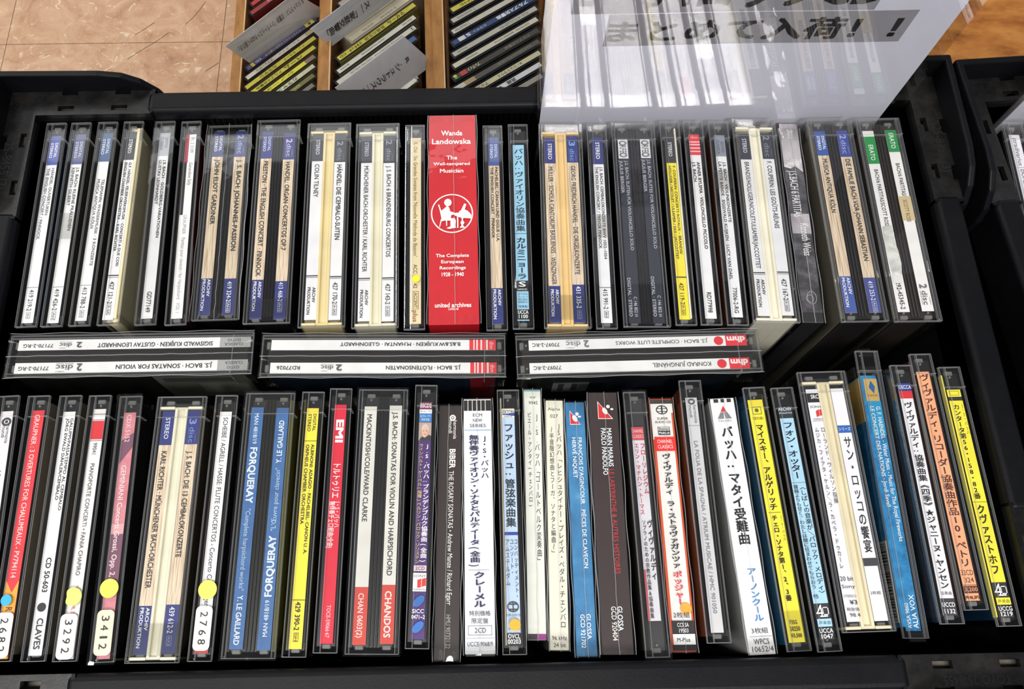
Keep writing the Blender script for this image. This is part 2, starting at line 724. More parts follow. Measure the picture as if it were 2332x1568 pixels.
def wrap_film(root, T, L, D, seam=None, crumple=True, off=0.0005, rng=None, sides=True):
    """thin cellophane round a case: wavy top, folded ends, optional welded seam"""
    rng = rng or random
    c = clear('cellophane', 1.5, 0.03, 0.985, 0.22, 70, 1.15)
    m = MB()
    h, l = T / 2 + off, L / 2 + off
    nx, ny = 8, 44
    ph = rng.uniform(0, 6)
    vs, fs = [], []
    for j in range(ny + 1):
        for i in range(nx + 1):
            x = -h + 2 * h * i / nx
            y = -l + 2 * l * j / ny
            edge = i in (0, nx) or j in (0, ny)
            z = D + off + (.00011 if edge else .00012 + .00012 * math.sin(y * 190 + ph) * math.cos(x * 420 + ph * 2) + rng.uniform(0, .00005))
            vs.append((x, y, z))
    for j in range(ny):
        for i in range(nx):
            a = j * (nx + 1) + i
            fs.append((a, a + 1, a + nx + 2, a + nx + 1))
    m.add(vs, fs, c, True)
    if sides:
        z0, z1 = 0.004, D + off
        for x in (-h, h):
            vs = []
            for j in range(13):
                y = -l + 2 * l * j / 12
                vs += [(x, y, z1), (x + rng.uniform(-.0001, .0001), y, z0)]
            m.add(vs, [(2 * j, 2 * j + 2, 2 * j + 3, 2 * j + 1) for j in range(12)], c, True)
        for y in (-l, l):
            m.add([(-h, y, z1), (h, y, z1), (h, y, z0), (-h, y, z0)], [(0, 1, 2, 3)], c)
    if seam is not None:
        w = 0.00017
        pts = []
        for j in range(25):
            y = -l + 2 * l * j / 24
            pts.append((seam + rng.uniform(-.0002, .0002), y))
        vs = []
        for x, y in pts:
            vs += [(x - w, y, D + off + .00025), (x, y, D + off + .0009), (x + w, y, D + off + .00025)]
        fs = []
        for j in range(24):
            for q in (0, 1):
                a = 3 * j + q
                fs.append((a, a + 1, a + 4, a + 3))
        m.add(vs, fs, fold_mat(), True)
        # glints on the folded outline, put in as loose pale strips
        for sx in (-1, 1):
            vs = []
            for j in range(25):
                y = -l + 2 * l * j / 24
                x = sx * (h + .0002 + .0003 * math.sin(j * .9 + ph))
                vs += [(x - .00016, y, D + off + .0002), (x + .00016, y, D + off + .0003)]
            m.add(vs, [(2 * j, 2 * j + 1, 2 * j + 3, 2 * j + 2) for j in range(24)], fold_mat(), True)
    if crumple:
        for sgn in ((1, -1) if sides else (1,)):
            base = sgn * (l - .004)
            n = 11
            vs = []
            for i in range(n + 1):
                x = -h * .92 + 2 * h * .92 * i / n
                vs.append((x, base - sgn * rng.uniform(0, .002), D + off + .0003))
                vs.append((x + rng.uniform(-.001, .001), sgn * (l + rng.uniform(-.0012, .0002)), D + off + rng.uniform(.0003, .0008)))
            fs = []
            for i in range(n):
                fs += [(2 * i, 2 * i + 1, 2 * i + 2), (2 * i + 1, 2 * i + 3, 2 * i + 2)]
            m.add(vs, fs, clear('cellophane_fold', 1.5, 0.22, 0.97, 0.3, 160, 0.4))
    return m.obj('shrink_wrap', root)


def disc_in(root, x, D):
    m = MB()
    n = 48
    vs, fs = [], []
    for k, (dx, r) in enumerate(((-.0006, .060), (.0006, .060), (.0006, .0075), (-.0006, .0075))):
        for i in range(n):
            q = 2 * math.pi * i / n
            vs.append((x + dx, r * math.cos(q), D * .48 + r * math.sin(q)))
    for k in range(4):
        for i in range(n):
            fs.append((k * n + i, k * n + (i + 1) % n, ((k + 1) % 4) * n + (i + 1) % n, ((k + 1) % 4) * n + i))
    m.add(vs, fs, paint('#9fa3a8', .2, .8))
    return m.obj('disc', root)


def case_single(o, Mx, lab, T=0.0110, L=0.125, D=0.142, tray='#141416', left='#17171b', right='#19191c',
                lx=(-.0028, .0031), strip=None, hinge=True, along='v', zl=0.0011):
    m = MB()
    h = T / 2
    m.box(-h + .0037, h - .0011, -L / 2 + .0026, L / 2 - .0026, .003, D - .0026, paint(tray, .35), .0004, 1)
    m.box(-h + .0013, -h + .0037, -L / 2 + .0030, L / 2 - .0030, .004, D - .0034, paint('#101216', .3), 0)
    m.obj('tray', o)
    b = MB()
    b.box(h - .00105, h - .0007, -L / 2 + .003, L / 2 - .003, .004, D - .003, paint(right, .35))
    b.obj('back_inlay', o)
    b = MB()
    b.box(-h + .0008, -h + .0013, -L / 2 + .003, L / 2 - .003, .004, D - .004, paint(left, .35))
    b.obj('booklet', o)
    y0, y1, base, els = lab
    spine(o, Mx, lx[0], lx[1], D - zl, y0, y1, base, els, along)
    if strip:
        s = MB()
        s.box(strip[0], strip[1], -L / 2 + .004, L / 2 - .004, D - .030, D - .0008, paint(strip[2], .4), .0003, 1)
        s.obj('tray_edge', o)
    if hinge:
        hinges(o, (sum(lx) / 2,), L, D)
    shell_single(o, T, L, D)


def case_double(o, Mx, labs, T=0.0244, L=0.125, D=0.142, pillar='#161618', caps=False, left='#15161b', right='#1a1a1d',
                lx=((-.0092, -.0030), (.0034, .0096)), tray=None, along='v', zl=0.0011):
    h = T / 2
    tray = tray or pillar
    m = MB()
    m.box(-h + .0028, h - .0028, -L / 2 + .0028, L / 2 - .0028, .003, D - .0026, paint(tray, .38), .0005, 1)
    m.obj('tray', o)
    for sx, col, nm in ((-1, left, 'booklet'), (1, right, 'back_inlay')):
        b = MB()
        xa, xb = sx * (h - .0010), sx * (h - .0026)
        b.box(min(xa, xb), max(xa, xb), -L / 2 + .003, L / 2 - .003, .004, D - .0032, paint(col, .3))
        b.obj(nm, o)
    p = MB()
    pm = paint(pillar, .28, .5)
    if caps:
        p.box(-.0029, .0032, -L / 2 + .0020, L / 2 - .0060, D - .020, D - .0023, pm)
        p.box(-.0031, -.0016, -L / 2 + .0020, L / 2 - .0060, D - .02, D - .0006, pm, .0004, 2)
        p.box(.0018, .0033, -L / 2 + .0020, L / 2 - .0060, D - .02, D - .0006, pm, .0004, 2)
        p.obj('hinge_pillar', o)
        for sgn in (1, -1):
            c = MB()
            ya = L / 2 - .0050 if sgn > 0 else -L / 2 + .0012
            yb = ya - sgn * .0015
            y0_, y1_ = min(ya, yb), max(ya, yb)
            c.box(-.0107, -.0030, y0_, y1_, .006, D - .0003, pm, .0006, 2)
            c.box(.0032, .0108, y0_, y1_, .006, D - .0003, pm, .0006, 2)
            c.box(-.0034, .0036, y0_ - .0002 * sgn, y1_ - .0002 * sgn, .006, D - .0011, pm, .0004, 1)
            c.obj('end_cap', o)
    else:
        p.box(-.0027, .0030, -L / 2 + .0030, L / 2 - .0030, D - .02, D - .0024, pm)
        for x in (-.0021, -.0004, .0013):
            p.box(x, x + .0009, -L / 2 + .0030, L / 2 - .0030, D - .02, D - .0013, pm, .0003, 1)
        p.obj('hinge_pillar', o)
    for (xa, xb), (y0, y1, base, els) in zip(lx, labs):
        spine(o, Mx, xa, xb, D - zl, y0, y1, base, els, along)
    hinges(o, [sum(q) / 2 for q in lx], L, D)
    s = MB()
    c = clear()
    s.box(-h + .0016, h - .0016, -L / 2, L / 2, 0, D, c, .0005, 2)
    s.box(-h, -h + .0015, -L / 2 + .0005, L / 2 - .0003, 0, D - .0002, c, .0005, 2)
    s.box(h - .0015, h, -L / 2 + .0005, L / 2 - .0003, 0, D - .0002, c, .0005, 2)
    s.box(h - .0018, h + .0006, L / 2 - .0105, L / 2, D - .016, D + .0003, c, .0003, 1)
    s.box(h - .0018, h + .0006, -L / 2, -L / 2 + .0065, D - .016, D + .0002, c, .0003, 1)
    s.box(-h - .0004, -h + .0016, L / 2 - .0105, L / 2, D - .016, D + .0003, c, .0003, 1)
    s.box(-h + .001, h - .001, L / 2 - .0105, L / 2 - .0009, D - .012, D - .0008, c, .0006, 2)
    edges(s, T, L, D, (-h + .0016, h - .0019))
    s.obj('clear_shell', o)


def sleeve(o, Mx, T, L, D, lab, side, seam=None, wrap=True, round_=.0005, under=None, sidemat=None):
    """card sleeve, folding pack or slip box"""
    m = MB()
    m.box(-T / 2, T / 2, -L / 2, L / 2, 0, D - .0002, sidemat or paint(side, .45), round_, 2)
    m.obj('card_body', o)
    y0, y1, base, els = lab
    spine(o, Mx, -T / 2 + .0002, T / 2 - .0002, D, y0, y1, base, els, name='printed_spine', thick=.00012)
    if under:
        u = MB()
        u.box(-T / 2 + .0004, T / 2 - .0004, -L / 2 - .0008, -L / 2, .002, D - .001, paint(under))
        u.obj('inner_tray', o)
    if wrap:
        wrap_film(o, T, L, D, seam, True, .0004, random.Random(int(abs(o.location.x) * 1e5)))


def dot(o, Mx, x, v, r, col, D, along='v', name='price_dot', bite=False):
    y = conv_for(Mx, x, D, along)(v)
    m = MB()
    n = 30
    a = []
    for i in range(n):
        q = 2 * math.pi * i / n
        rr = r
        if bite and 2.4 < q < 3.9:
            rr = r * (1 - .32 * math.sin((q - 2.4) / 1.5 * math.pi))
        a.append(Vector((x + rr * math.cos(q), y + rr * math.sin(q), D + .00045)))
    m.extrude(a, (0, 0, .00012), paint(col, .5))
    return m.obj(name, o)


def number_tag(o, Mx, x0, x1, v0, v1, digits, D, col='#e8e1d2'):
    g = conv_for(Mx, (x0 + x1) / 2, D)
    a, b = g(v0), g(v1)
    L, W = a - b, x1 - x0
    lb = Label((x0, a, D + .0006), (0, -1, 0), (1, 0, 0), L, W)
    r = .0022
    pts = []
    for cx, cy, q0 in ((L - r, W - r, 0), (r, W - r, 90), (r, r, 180), (L - r, r, 270)):
        for k in range(6):
            q = R(q0 + 18 * k)
            pts.append((cx + r * math.cos(q), cy + r * math.sin(q)))
    lb.mb.extrude([lb.O + lb.eu * s + lb.ew * t - lb.n * .00015 for s, t in pts], lb.n * .00015, paint(col, .45))
    lb.lay = 1
    n = len(digits)
    for i, ch in enumerate(digits):
        c0 = .10 + .82 * i / n
        lb.draw([('T', ch, c0 + (.03 if ch != '1' else .07), c0 + (.15 if ch != '1' else .12), .52, .46, INK)])
    return lb.obj('number_sticker', o)

# ------------------------------------------------------------------ crates
IX, IY, RIM, LUG = 0.2475, 0.1465, 0.0145, 0.0195
CRATE_YAW = R(1.2)


def rot2(x, y, k, flipx, flipy):
    return (-x if flipx else x, -y if flipy else y)


def make_crate(label):
    o = thing('storage_crate', label, 'crate', 'black stacking crates of discs')
    cm, dm = crate_mat(), dusty_mat()
    b = MB()
    t = .003
    b.box(-IX - t, IX + t, -IY - t, IY + t, 0, .007, cm)
    b.box(-IX - t, -IX, -IY - t, IY + t, .007, .150, cm)
    b.box(IX, IX + t, -IY - t, IY + t, .007, .150, cm)
    b.box(-IX, IX, -IY - t, -IY, .007, .150, cm)
    b.box(-IX, IX, IY, IY + t, .007, .150, cm)
    for k in range(9):          # outside ribs
        x = -.20 + .05 * k
        b.box(x - .0015, x + .0015, -IY - .009, -IY - t, .01, .14, cm)
        b.box(x - .0015, x + .0015, IY + t, IY + .009, .01, .14, cm)
    b.obj('crate_body', o)
    e = .0855 - LUG             # rims run between the corner pieces
    for s in (1, -1):
        r = MB()
        ya, yb = s * IY, s * (IY + RIM)
        r.box(-IX + e - .004, IX - e + .004, min(ya, yb), max(ya, yb), .128, .157, cm, .0032, 6)
        r.obj('rim_bar', o)
        r = MB()
        xa, xb = s * IX, s * (IX + RIM)
        r.box(min(xa, xb), max(xa, xb), -IY + e - .004, IY - e + .004, .128, .157, cm, .0032, 6)
        r.obj('rim_bar', o)
    for sx in (1, -1):
        for sy in (1, -1):
            p = MB()
            ZP = .156

            def bx(x0, x1, y0, y1, z0, z1, m, bev=0):
                # corner frame: x, y measured inward from the outer corner
                X = [sx * (IX + LUG - q) for q in (x0, x1)]
                Y = [sy * (IY + LUG - q) for q in (y0, y1)]
                p.box(min(X), max(X), min(Y), max(Y), z0, z1, m, bev, 2)
            LL = .0855
            # the two legs of the plate, cut by slots
            def leg(swap):
                def q(a0, a1, c0, c1, z0, z1, m, bev=0):
                    if swap:
                        bx(c0, c1, a0, a1, z0, z1, m, bev)
                    else:
                        bx(a0, a1, c0, c1, z0, z1, m, bev)
                s0 = LUG if not swap else 0.0040
                q(LUG, LL, LUG - .0026, LUG, ZP - .003, ZP, dm)
                cuts = (.0315, .0405, .0615, .0705)
                for a, c in ((LUG, cuts[0]), (cuts[1], cuts[2]), (cuts[3], LL)):
                    q(a, c, LUG - .0060, LUG - .0026, ZP - .003, ZP, dm)
                q(LUG, LL, .0062, LUG - .0060, ZP - .003, ZP, dm)
                for a, c in ((LUG, cuts[0] + .001), (cuts[1] + .001, cuts[2] + .001), (cuts[3] + .001, LL)):
                    q(a, c, .0036, .0062, ZP - .003, ZP, dm)
                q(LUG, LL, .0036, LUG - .001, ZP - .012, ZP - .009, paint('#8a8377', .6))
                q(LUG, LL, LUG - .0012, LUG, ZP - .03, ZP - .003, cm)      # drop on the inner edge
                q(LL - .0016, LL, .0036, LUG, ZP - .03, ZP + .0008, cm)    # end wall
            leg(False)
            leg(True)
            bx(.0036, LUG, .0036, LUG, ZP - .003, ZP, dm)
            # raised outer wall, sloping down at its ends
            prof = [(0, -.03), (0, .0145), (.058, .0135), (.070, .0115), (.079, .006), (.086, -.003), (.089, -.012), (.089, -.03)]
            for swap in (0, 1):
                pts = []
                for a, z in prof:
                    if swap:
                        pts.append((sx * (IX + LUG), sy * (IY + LUG - a), ZP + z))
                    else:
                        pts.append((sx * (IX + LUG - a), sy * (IY + LUG), ZP + z))
                bm = bmesh.new()
                vec = Vector((-sx * .0038, 0, 0)) if swap else Vector((0, -sy * .0038, 0))
                n = len(pts)
                va = [bm.verts.new(q) for q in pts]
                vb = [bm.verts.new(Vector(q) + vec) for q in pts]
                bm.faces.new(va)
                bm.faces.new(vb[::-1])
                for i in range(n):
                    j = (i + 1) % n
                    bm.faces.new((va[j], va[i], vb[i], vb[j]))
                bmesh.ops.recalc_face_normals(bm, faces=bm.faces[:])
                bmesh.ops.bevel(bm, geom=bm.edges[:], offset=.0010, segments=2, profile=.5, affect='EDGES', clamp_overlap=True)
                p.bm(bm, cm)
            lug = p.obj('corner_lug', o)
            # raised mould mark on the plate
            txt = 'TOYO 25-8455' if sy < 0 else '25-8455 (3)'
            q = LUG * .44
            mk = MB()
            vs, fs, bb = glyphs(txt, .012)
            w = .030
            k = w / (bb[1] - bb[0])
            if sy < 0:
                ox, oy = sx * (IX + LUG - .052), sy * (IY + LUG - q)
                P3 = [(ox - ((x - bb[0]) * k - w / 2), oy - (y - .36) * k * 1.2, ZP) for x, y, q_ in vs]
            else:
                ox, oy = sx * (IX + LUG - q), sy * (IY + LUG - .052)
                P3 = [(ox + (y - .36) * k * 1.2, oy - ((x - bb[0]) * k - w / 2), ZP) for x, y, q_ in vs]
            mk.add([(a, b_, c + .00012 + v[2] * .0001) for (a, b_, c), v in zip(P3, vs)], fs, paint('#171616', .5))
            mk.obj('mould_mark', lug)
    return o


TABLE_Z = CAMZ - 0.535 - 0.007
crate = make_crate('large black stacking crate holding two rows of upright discs')
crate.location = (0.002, 0.1365, TABLE_Z)
crate.rotation_euler = (0, 0, CRATE_YAW)


def copy_tree(o, parent=None):
    c = o.copy()
    COL.objects.link(c)
    if parent:
        c.parent = parent
    for ch in list(o.children):
        copy_tree(ch, c)
    return c


crate2 = copy_tree(crate)
crate2['label'] = 'second black crate cut off by the right edge of the photo'
crate2.location = (0.5478, 0.1625, TABLE_Z)
crate2.rotation_euler = (0, 0, R(5.0))

# ------------------------------------------------------------------ photographed positions of every case
PT = {}
for r_ in '''U1 108 151 277 33 80 747;U2 162 209 277 90 140 745;U3 222 271 275 152 205 744;U4 280 330 275 216 271 741
U5 352 402 275 304 355 740;U6 412 460 275 372 424 740;U7 479 570 282 434 542 727;U8 585 686 271 548 663 738
U9 702 799 279 677 785 745;U10 812 909 280 799 908 747;U11 922 968 284 919 968 750;U12 975 1084 262 975 1093 740
U13 1098 1144 286 1107 1158 751;U14 1154 1203 282 1168 1217 749;U15 1225 1325 280 1241 1346 749;U16 1335 1381 283 1358 1408 747
U17 1390 1491 280 1421 1528 743;U18 1500 1548 277 1537 1591 738;U19 1552 1603 277 1595 1648 737;U20 1613 1658 280 1655 1708 735
U21 1666 1764 272 1716 1824 732;U22 1771 1815 279 1825 1875 712;U23 1838 1936 270 1916 2025 726;U24 1946 2048 268 2036 2147 726
L0 -10 48 897 -95 -40 1511;L1 61 118 897 -35 25 1511;L2 132 191 896 41 105 1511;L3 201 257 894 114 176 1513;L4 271 326 899 199 262 1511
L5 357 475 898 277 411 1515;L6 491 542 900 423 484 1505;L7 559 674 893 500 628 1501;L8 685 743 891 638 699 1497;L9 749 805 883 710 769 1488
L10 817 930 886 782 910 1490;L11 943 999 877 919 980 1476;L12 999 1054 922 984 1049 1505;L13 1055 1119 908 1056 1132 1490;L14 1128 1185 889 1143 1202 1488
L15 1190 1233 886 1201 1246 1457;L16 1241 1283 911 1251 1298 1480;L17 1286 1331 915 1313 1362 1495;L18 1337 1406 893 1369 1447 1490;L19 1418 1471 897 1470 1527 1490
L20 1477 1532 909 1530 1588 1482;L21 1542 1600 868 1607 1670 1461;L22 1613 1673 906 1706 1768 1490;L23 1687 1746 884 1789 1853 1479;L24 1754 1808 887 1860 1921 1477
L25 1816 1924 849 1920 2040 1434;L26 1950 2015 800 2060 2137 1456;L27 2024 2069 835 2135 2191 1415;L28 2063 2118 808 2188 2249 1385;L29 2134 2189 836 2271 2330 1424
R1 2283 2327 279 2391 2439 742;R2 2336 2434 279 2448 2556 738'''.replace('\n', ';').split(';'):
    q = r_.split()
    PT[q[0]] = tuple(float(x) for x in q[1:])

FAR = 'discs standing in the far row of the crate'
NEAR = 'discs standing in the near row of the crate'
ADJ = {'U22': (0, -.0051), 'U7': (0, -.0006), 'U23': (0, -.0006), 'U24': (0, -.0008), 'L26': (-.0021, 0.0005), 'L27': (.0013, 0), 'L28': (.0012, 0)}


def start(key, name, label, cat='CD case', H=0.393, depth=0.142, lean=0.0, dx=0.0):
    c, yaw, L = pose(*PT[key], H)
    c.x += dx + ADJ.get(key, (0, 0))[0]
    c.y += ADJ.get(key, (0, 0))[1]
    g = {'U': FAR, 'L': NEAR, 'R': 'discs in the second crate'}[key[0]]
    o = thing(name, label, cat, g)
    Mx = set_pose(o, c, yaw, depth, lean)
    return o, Mx, L


ARCH = 'grain'


def wood(y0, y1, y2, y3, els):
    """beige grain label with blue blocks at both ends"""
    return (y0, y3, 'grain', [('R', y0, y1, 0, 1, NAVY), ('R', y2, y3, 0, 1, NAVY)] + els)


def ds(a0, a1, col=WHITE):
    return two('DIGITAL', 'STEREO', a0, a1 - 1, a0, a1, col)


def ap(a0, a1, a2, col=WHITE):
    return two('ARCHIV', 'PRODUKTION', a0, a1, a0, a2, col)


def bx(txt, y0, y1, w, col=INK, hw=.19):
    return [('B', y0, y1, w - hw, w + hw, .00018, col), ('T', txt, y0 + 2, y1 - 2, w, .2, col)]


# ---- far row
o, X, _ = start('U1', 'jewel_case', 'leftmost disc of the far row, white spine with pale blue end')
case_single(o, X, (310, 735, WHITE, [('R', 310, 376, 0, 1, '#4d5aa0')] + ds(326, 360)
            + two('HÄNDEL: OUVERTUREN', 'THE ENGLISH CONCERT / PINNOCK', 383, 490, 383, 545, '#6c6c72')
            + [('R', 654, 655, 0, 1, '#77777a'), ('T', '419 219-2', 660, 708, .5, .42, '#4a4a4e')] + bx('AH', 711, 726, .5, '#77777a')), right='#1c2333')
o, X, _ = start('U2', 'jewel_case', 'white-spined case with dull slate end, second from the left in the far row')
case_single(o, X, (306, 735, '#e4e4e4', [('R', 306, 374, 0, 1, '#595d85')] + ds(323, 360, '#c9cbd6')
            + two('J.S. BACH: KLEINE PRÄLUDIEN', 'KENNETH GILBERT', 381, 525, 382, 468, '#5b5b60')
            + [('R', 653, 654, 0, 1, '#77777a'), ('T', '419 426-2', 658, 707, .5, .42, '#4a4a4e')] + bx('AH', 710, 729, .5, '#66666a')), right='#3a3833')
tape(o, -.0045, .0045, -.012, .004, .142)
o, X, _ = start('U3', 'jewel_case', 'white-spined case with teal blue end, third from the left in the far row')
case_single(o, X, (303, 730, '#e6e6e6', [('R', 303, 368, 0, 1, '#35527e')] + ds(317, 352, '#d5dbe4')
            + two('TELEMANN: WASSERMUSIK · 3 KONZERTE', 'MUSICA ANTIQUA KÖLN', 408, 605, 408, 520, '#66666a')
            + [('R', 649, 650, 0, 1, '#77777a'), ('T', '413 788-2', 654, 702, .5, .42, '#4a4a4e')] + bx('AH', 706, 723, .5, '#66666a')), right='#33312c')
o, X, _ = start('U4', 'jewel_case', 'case with yellowed cream tray edge beside its white spine')
case_single(o, X, (300, 728, '#e3e3e5', [('R', 300, 364, 0, 1, '#2f3036'), ('T', 'STEREO', 317, 349, .5, .36, WHITE)]
            + two('G.F. HÄNDEL: FEUERWERKSMUSIK · CONCERTI A DUE CORI', 'ENGLISH CHAMBER ORCHESTRA – KARL RICHTER', 370, 606, 370, 572)
            + [('R', 626, 628.5, 0, 1, INK), ('R', 631.5, 632.3, 0, 1, INK), ('T', '427 121-2', 641, 692, .5, .42, INK)] + bx('A GA', 694, 717, .5)),
            tray=CREAM, right='#b9b191', lx=(-.0034, .0022), strip=(.0023, .0039, CREAM))
o, X, _ = start('U5', 'jewel_case', 'cellophane-wrapped case with grey block on white spine')
case_single(o, X, (303, 725, '#e2e2e5', [('R', 303, 355, 0, 1, '#a9abb2')] + two('EDITIO', 'CLASSICA', 315, 337, 312, 342, '#5a5c66')
            + two('J.S. BACH · GOLDBERG-VARIATIONEN', 'GUSTAV LEONHARDT', 364, 541, 364, 465)
            + [('T', 'GD77149', 664, 711, .55, .42, INK)]))
wrap_film(o, .011, .125, .142, None, True, rng=random.Random(5))
o, X, _ = start('U6', 'jewel_case', 'white spine with faded grey lettering and a dark red strip')
case_single(o, X, (306, 725, '#e8e6e4', [('R', 306, 370, 0, .36, '#9c2434'), ('R', 370, 489, 0, .3, '#2b2426'), ('T', 'FL 2 3109', 314, 348, .68, .34, '#8f8f93'),
            ('T', 'Geneviève Soly', 370, 422, .68, .34, '#8d8d92'), ('T', 'GRAUPNER', 489, 533, .55, .34, '#a9a9ad'),
            ('T', 'Partitas pour clavecin / for Harpsichord   VOL 1', 541, 712, .55, .34, '#a3a3a8')]), right='#3c1419')
o, X, _ = start('U7', 'double_jewel_case', 'wrapped black double case with two beige blue-ended spines, far row', H=.398, depth=.137)
case_double(o, X, [wood(300, 357, 634, 718, ds(310, 345) + [('T', 'JOHN ELIOT GARDINER', 363, 511, .55, .42, INK, .01)] + ap(636, 675, 707)),
                   wood(299, 357, 634, 717, cd(321, 350, .5, .4, '#aab0d8', '2', (308, 317)) + [('T', 'J. S. BACH: JOHANNES-PASSION', 364, 571, .55, .42, INK, .01),
                        ('T', '419 324-2', 641, 687, .5, .4, WHITE)] + bx('AH2', 688, 712, .5, WHITE))], D=.137, L=.121)
wrap_film(o, .0244, .121, .137, 0.0, True, rng=random.Random(8))
o, X, _ = start('U8', 'double_jewel_case', 'clear-topped double case with beige spines, left of the cream-pillared cases')
case_double(o, X, [wood(300, 361, 637, 726, ds(312, 345, '#c3c6de') + [('T', 'PRESTON · THE ENGLISH CONCERT · PINNOCK', 367, 629, .5, .42, INK, .006)] + ap(641, 678, 708)),
                   wood(303, 363, 640, 726, cd(327, 357, .5, .4, '#b9b4cc', '2', (317, 326)) + [('T', 'HANDEL: ORGAN CONCERTOS OP.7', 369, 570, .5, .42, INK, .006),
                        ('T', '413 468-2', 643, 686, .5, .4, '#d5d7e6')] + bx('AH2', 688, 711, .5, '#c3c6de'))])
tape(o, -.0122, .0122, -.059, -.049, .142)


def arch_white(y0, y1, head, tail, ln, name='STEREO'):
    return (y0, tail, '#dfdfe1', [('R', y0, y1, 0, 1, '#33353f')] + head + [('R', ln, ln + 2.2, 0, 1, INK), ('R', ln + 4.6, ln + 5.4, 0, 1, INK)])


o, X, _ = start('U9', 'double_jewel_case', 'double case with yellowed cream pillar and two white spines, just right of the beige-spined pair')
case_double(o, X, [arch_white(305, 367, [('T', 'STEREO', 319, 352, .5, .36, '#c9cbd2'), ('T', 'COLIN TILNEY', 374, 449, .5, .42, INK)] + ap(654, 689, 716, INK), 728, 627),
                   arch_white(303, 369, cd(337, 366, .5, .4, '#83858e', '2', (322, 332)) + [('T', 'HÄNDEL: DIE CEMBALO-SUITEN', 375, 546, .5, .42, INK, .006),
                              ('T', '427 170-2', 643, 692, .5, .42, INK)] + bx('A GA2', 694, 718, .5), 728, 629)], pillar='#dccb98', caps=True, tray='#8f815e')
o, X, _ = start('U10', 'double_jewel_case', 'double case with pale ivory pillar, immediately left of the narrow parchment-coloured spine')
case_double(o, X, [arch_white(311, 371, [('T', 'STEREO', 324, 356, .5, .36, '#b9bcc6'), ('T', 'MÜNCHENER BACH-ORCHESTER / KARL RICHTER', 378, 619, .5, .4, INK)] + ap(660, 695, 723, INK), 731, 633),
                   arch_white(309, 371, cd(338, 367, .5, .4, '#83858e', '2', (319, 330)) + [('T', 'J. S. BACH: 6 BRANDENBURG CONCERTOS', 378, 585, .5, .4, INK),
                              ('T', '427 143-2', 646, 693, .5, .42, INK)] + bx('A GA2', 697, 720, .5), 731, 632)], pillar='#dad5bb', caps=True, tray='#8a8062')
o, X, _ = start('U11', 'jewel_case', 'narrow parchment-coloured spine with a yellow dot, left of the red box')
case_single(o, X, (314, 737, '#d9caa2', [('T', "E. Ozi · Six Grandes Sonates from 'Nouvelle Méthode de Basson'", 325, 584, .5, .36, '#6d5a45'),
            ('T', 'ACC', 602, 622, .5, .36, '#4d4335'), ('T', '42', 645, 656, .5, .36, '#4d4335'), ('B', 663, 704, .28, .78, .0002, '#6d5436'),
            ('T', 'ACCENT', 666, 701, .53, .3, '#6d5436'), ('T', 'plus', 707, 733, .5, .42, '#8b5a3a')]), lx=(-.0026, .0034))
dot(o, X, .0008, 635, .0021, '#e6dc2e', .1420, name='price_dot')

# the red box
o, X, Lb = start('U12', 'box_set', 'thick glossy red box with white printing, middle of the far row', 'CD box set', H=.388, depth=.147)
RED = '#c01c26'
pian = [(-18, 20), (-10, 20.5), (-4, 19), (2, 19), (3, 17), (-3, 15), (-4, 8), (2, 6), (2, 4), (-8, 4), (-17, 6), (-17, 3), (-19, 3), (-20, 14), (-27, -8), (-25, -9), (-22, -1),
        (-17, -4), (-14, -10), (-10, -12), (-6, -9), (-3, -4), (6, -2), (10, -2), (6, 1), (-2, 1)]
e = [('H', 'Wanda', 303, .0033, .26, .72, '#f2e6e4', .02), ('H', 'Landowska', 322, .0035, .06, .90, '#f2e6e4', .02), ('H', 'The', 359, .0025, .37, .60, '#f2e6e4', .02),
     ('H', 'Well-tempered', 374, .0026, .09, .87, '#f2e6e4', .02), ('H', 'Musician', 389, .0025, .23, .73, '#f2e6e4', .02),
     ('O', 486, .48, .0119, .0114, .0007, '#f2e6e4'),
     ('H', 'The Complete', 583, .0026, .14, .82, '#f2e6e4', .02), ('H', 'European', 597, .0025, .25, .71, '#f2e6e4', .02), ('H', 'Recordings', 611, .0025, .22, .75, '#f2e6e4', .02),
     ('H', '1928 - 1940', 625, .0023, .26, .71, '#f2e6e4', .02), ('H', 'united archives', 695, .0026, .12, .85, '#f2e6e4', .02), ('H', 'UAR018', 704, .0013, .39, .59, '#f2e6e4', .01)]


def sil(pts):
    """shapes of the seated player at the keyboard, photo pixels about the ring centre"""
    return ('P', [(486 + y * .95, .48 + x / 116.0) for x, y in pts], '#f2e6e4')


e += [('D', 462, .395, .0020, '#f2e6e4', .0023),                                             # head
      sil([(-24, 20), (-30, -8), (-34, -20), (-31, -21), (-26, -6), (-18, -12), (-12, -17), (-7, -14), (-4, -4), (8, 0), (14, -1), (14, 2), (-2, 5), (-3, 16), (-20, 18)]),   # back and arm
      sil([(-20, 14), (6, 12), (9, 18), (8, 32), (10, 35), (-6, 38), (-14, 36), (-4, 32), (-4, 18), (-20, 18)]),     # skirt and feet
      sil([(-27, 14), (-24, 14), (-29, 33), (-31, 33)]), sil([(-15, 16), (-12, 16), (-12, 31), (-14, 31)]),         # chair legs
      sil([(5, 1), (42, -1), (47, 6), (46, 14), (22, 12), (6, 6)]),                                                  # instrument
      sil([(16, -2), (22, -6), (30, -22), (35, -20), (31, -8), (40, -3), (40, 2), (18, 2)]),                        # lid and music
      sil([(12, 8), (15, 8), (15, 36), (12, 36)]), sil([(22, 10), (28, 10), (26, 18), (30, 24), (26, 30), (31, 36), (18, 36), (23, 30), (20, 24), (24, 18)])]
sleeve(o, X, .0262, .126, .147, (263, 739, RED, e), '#b81c26', seam=.0006, sidemat=paint('#c0202a', .3, .5))

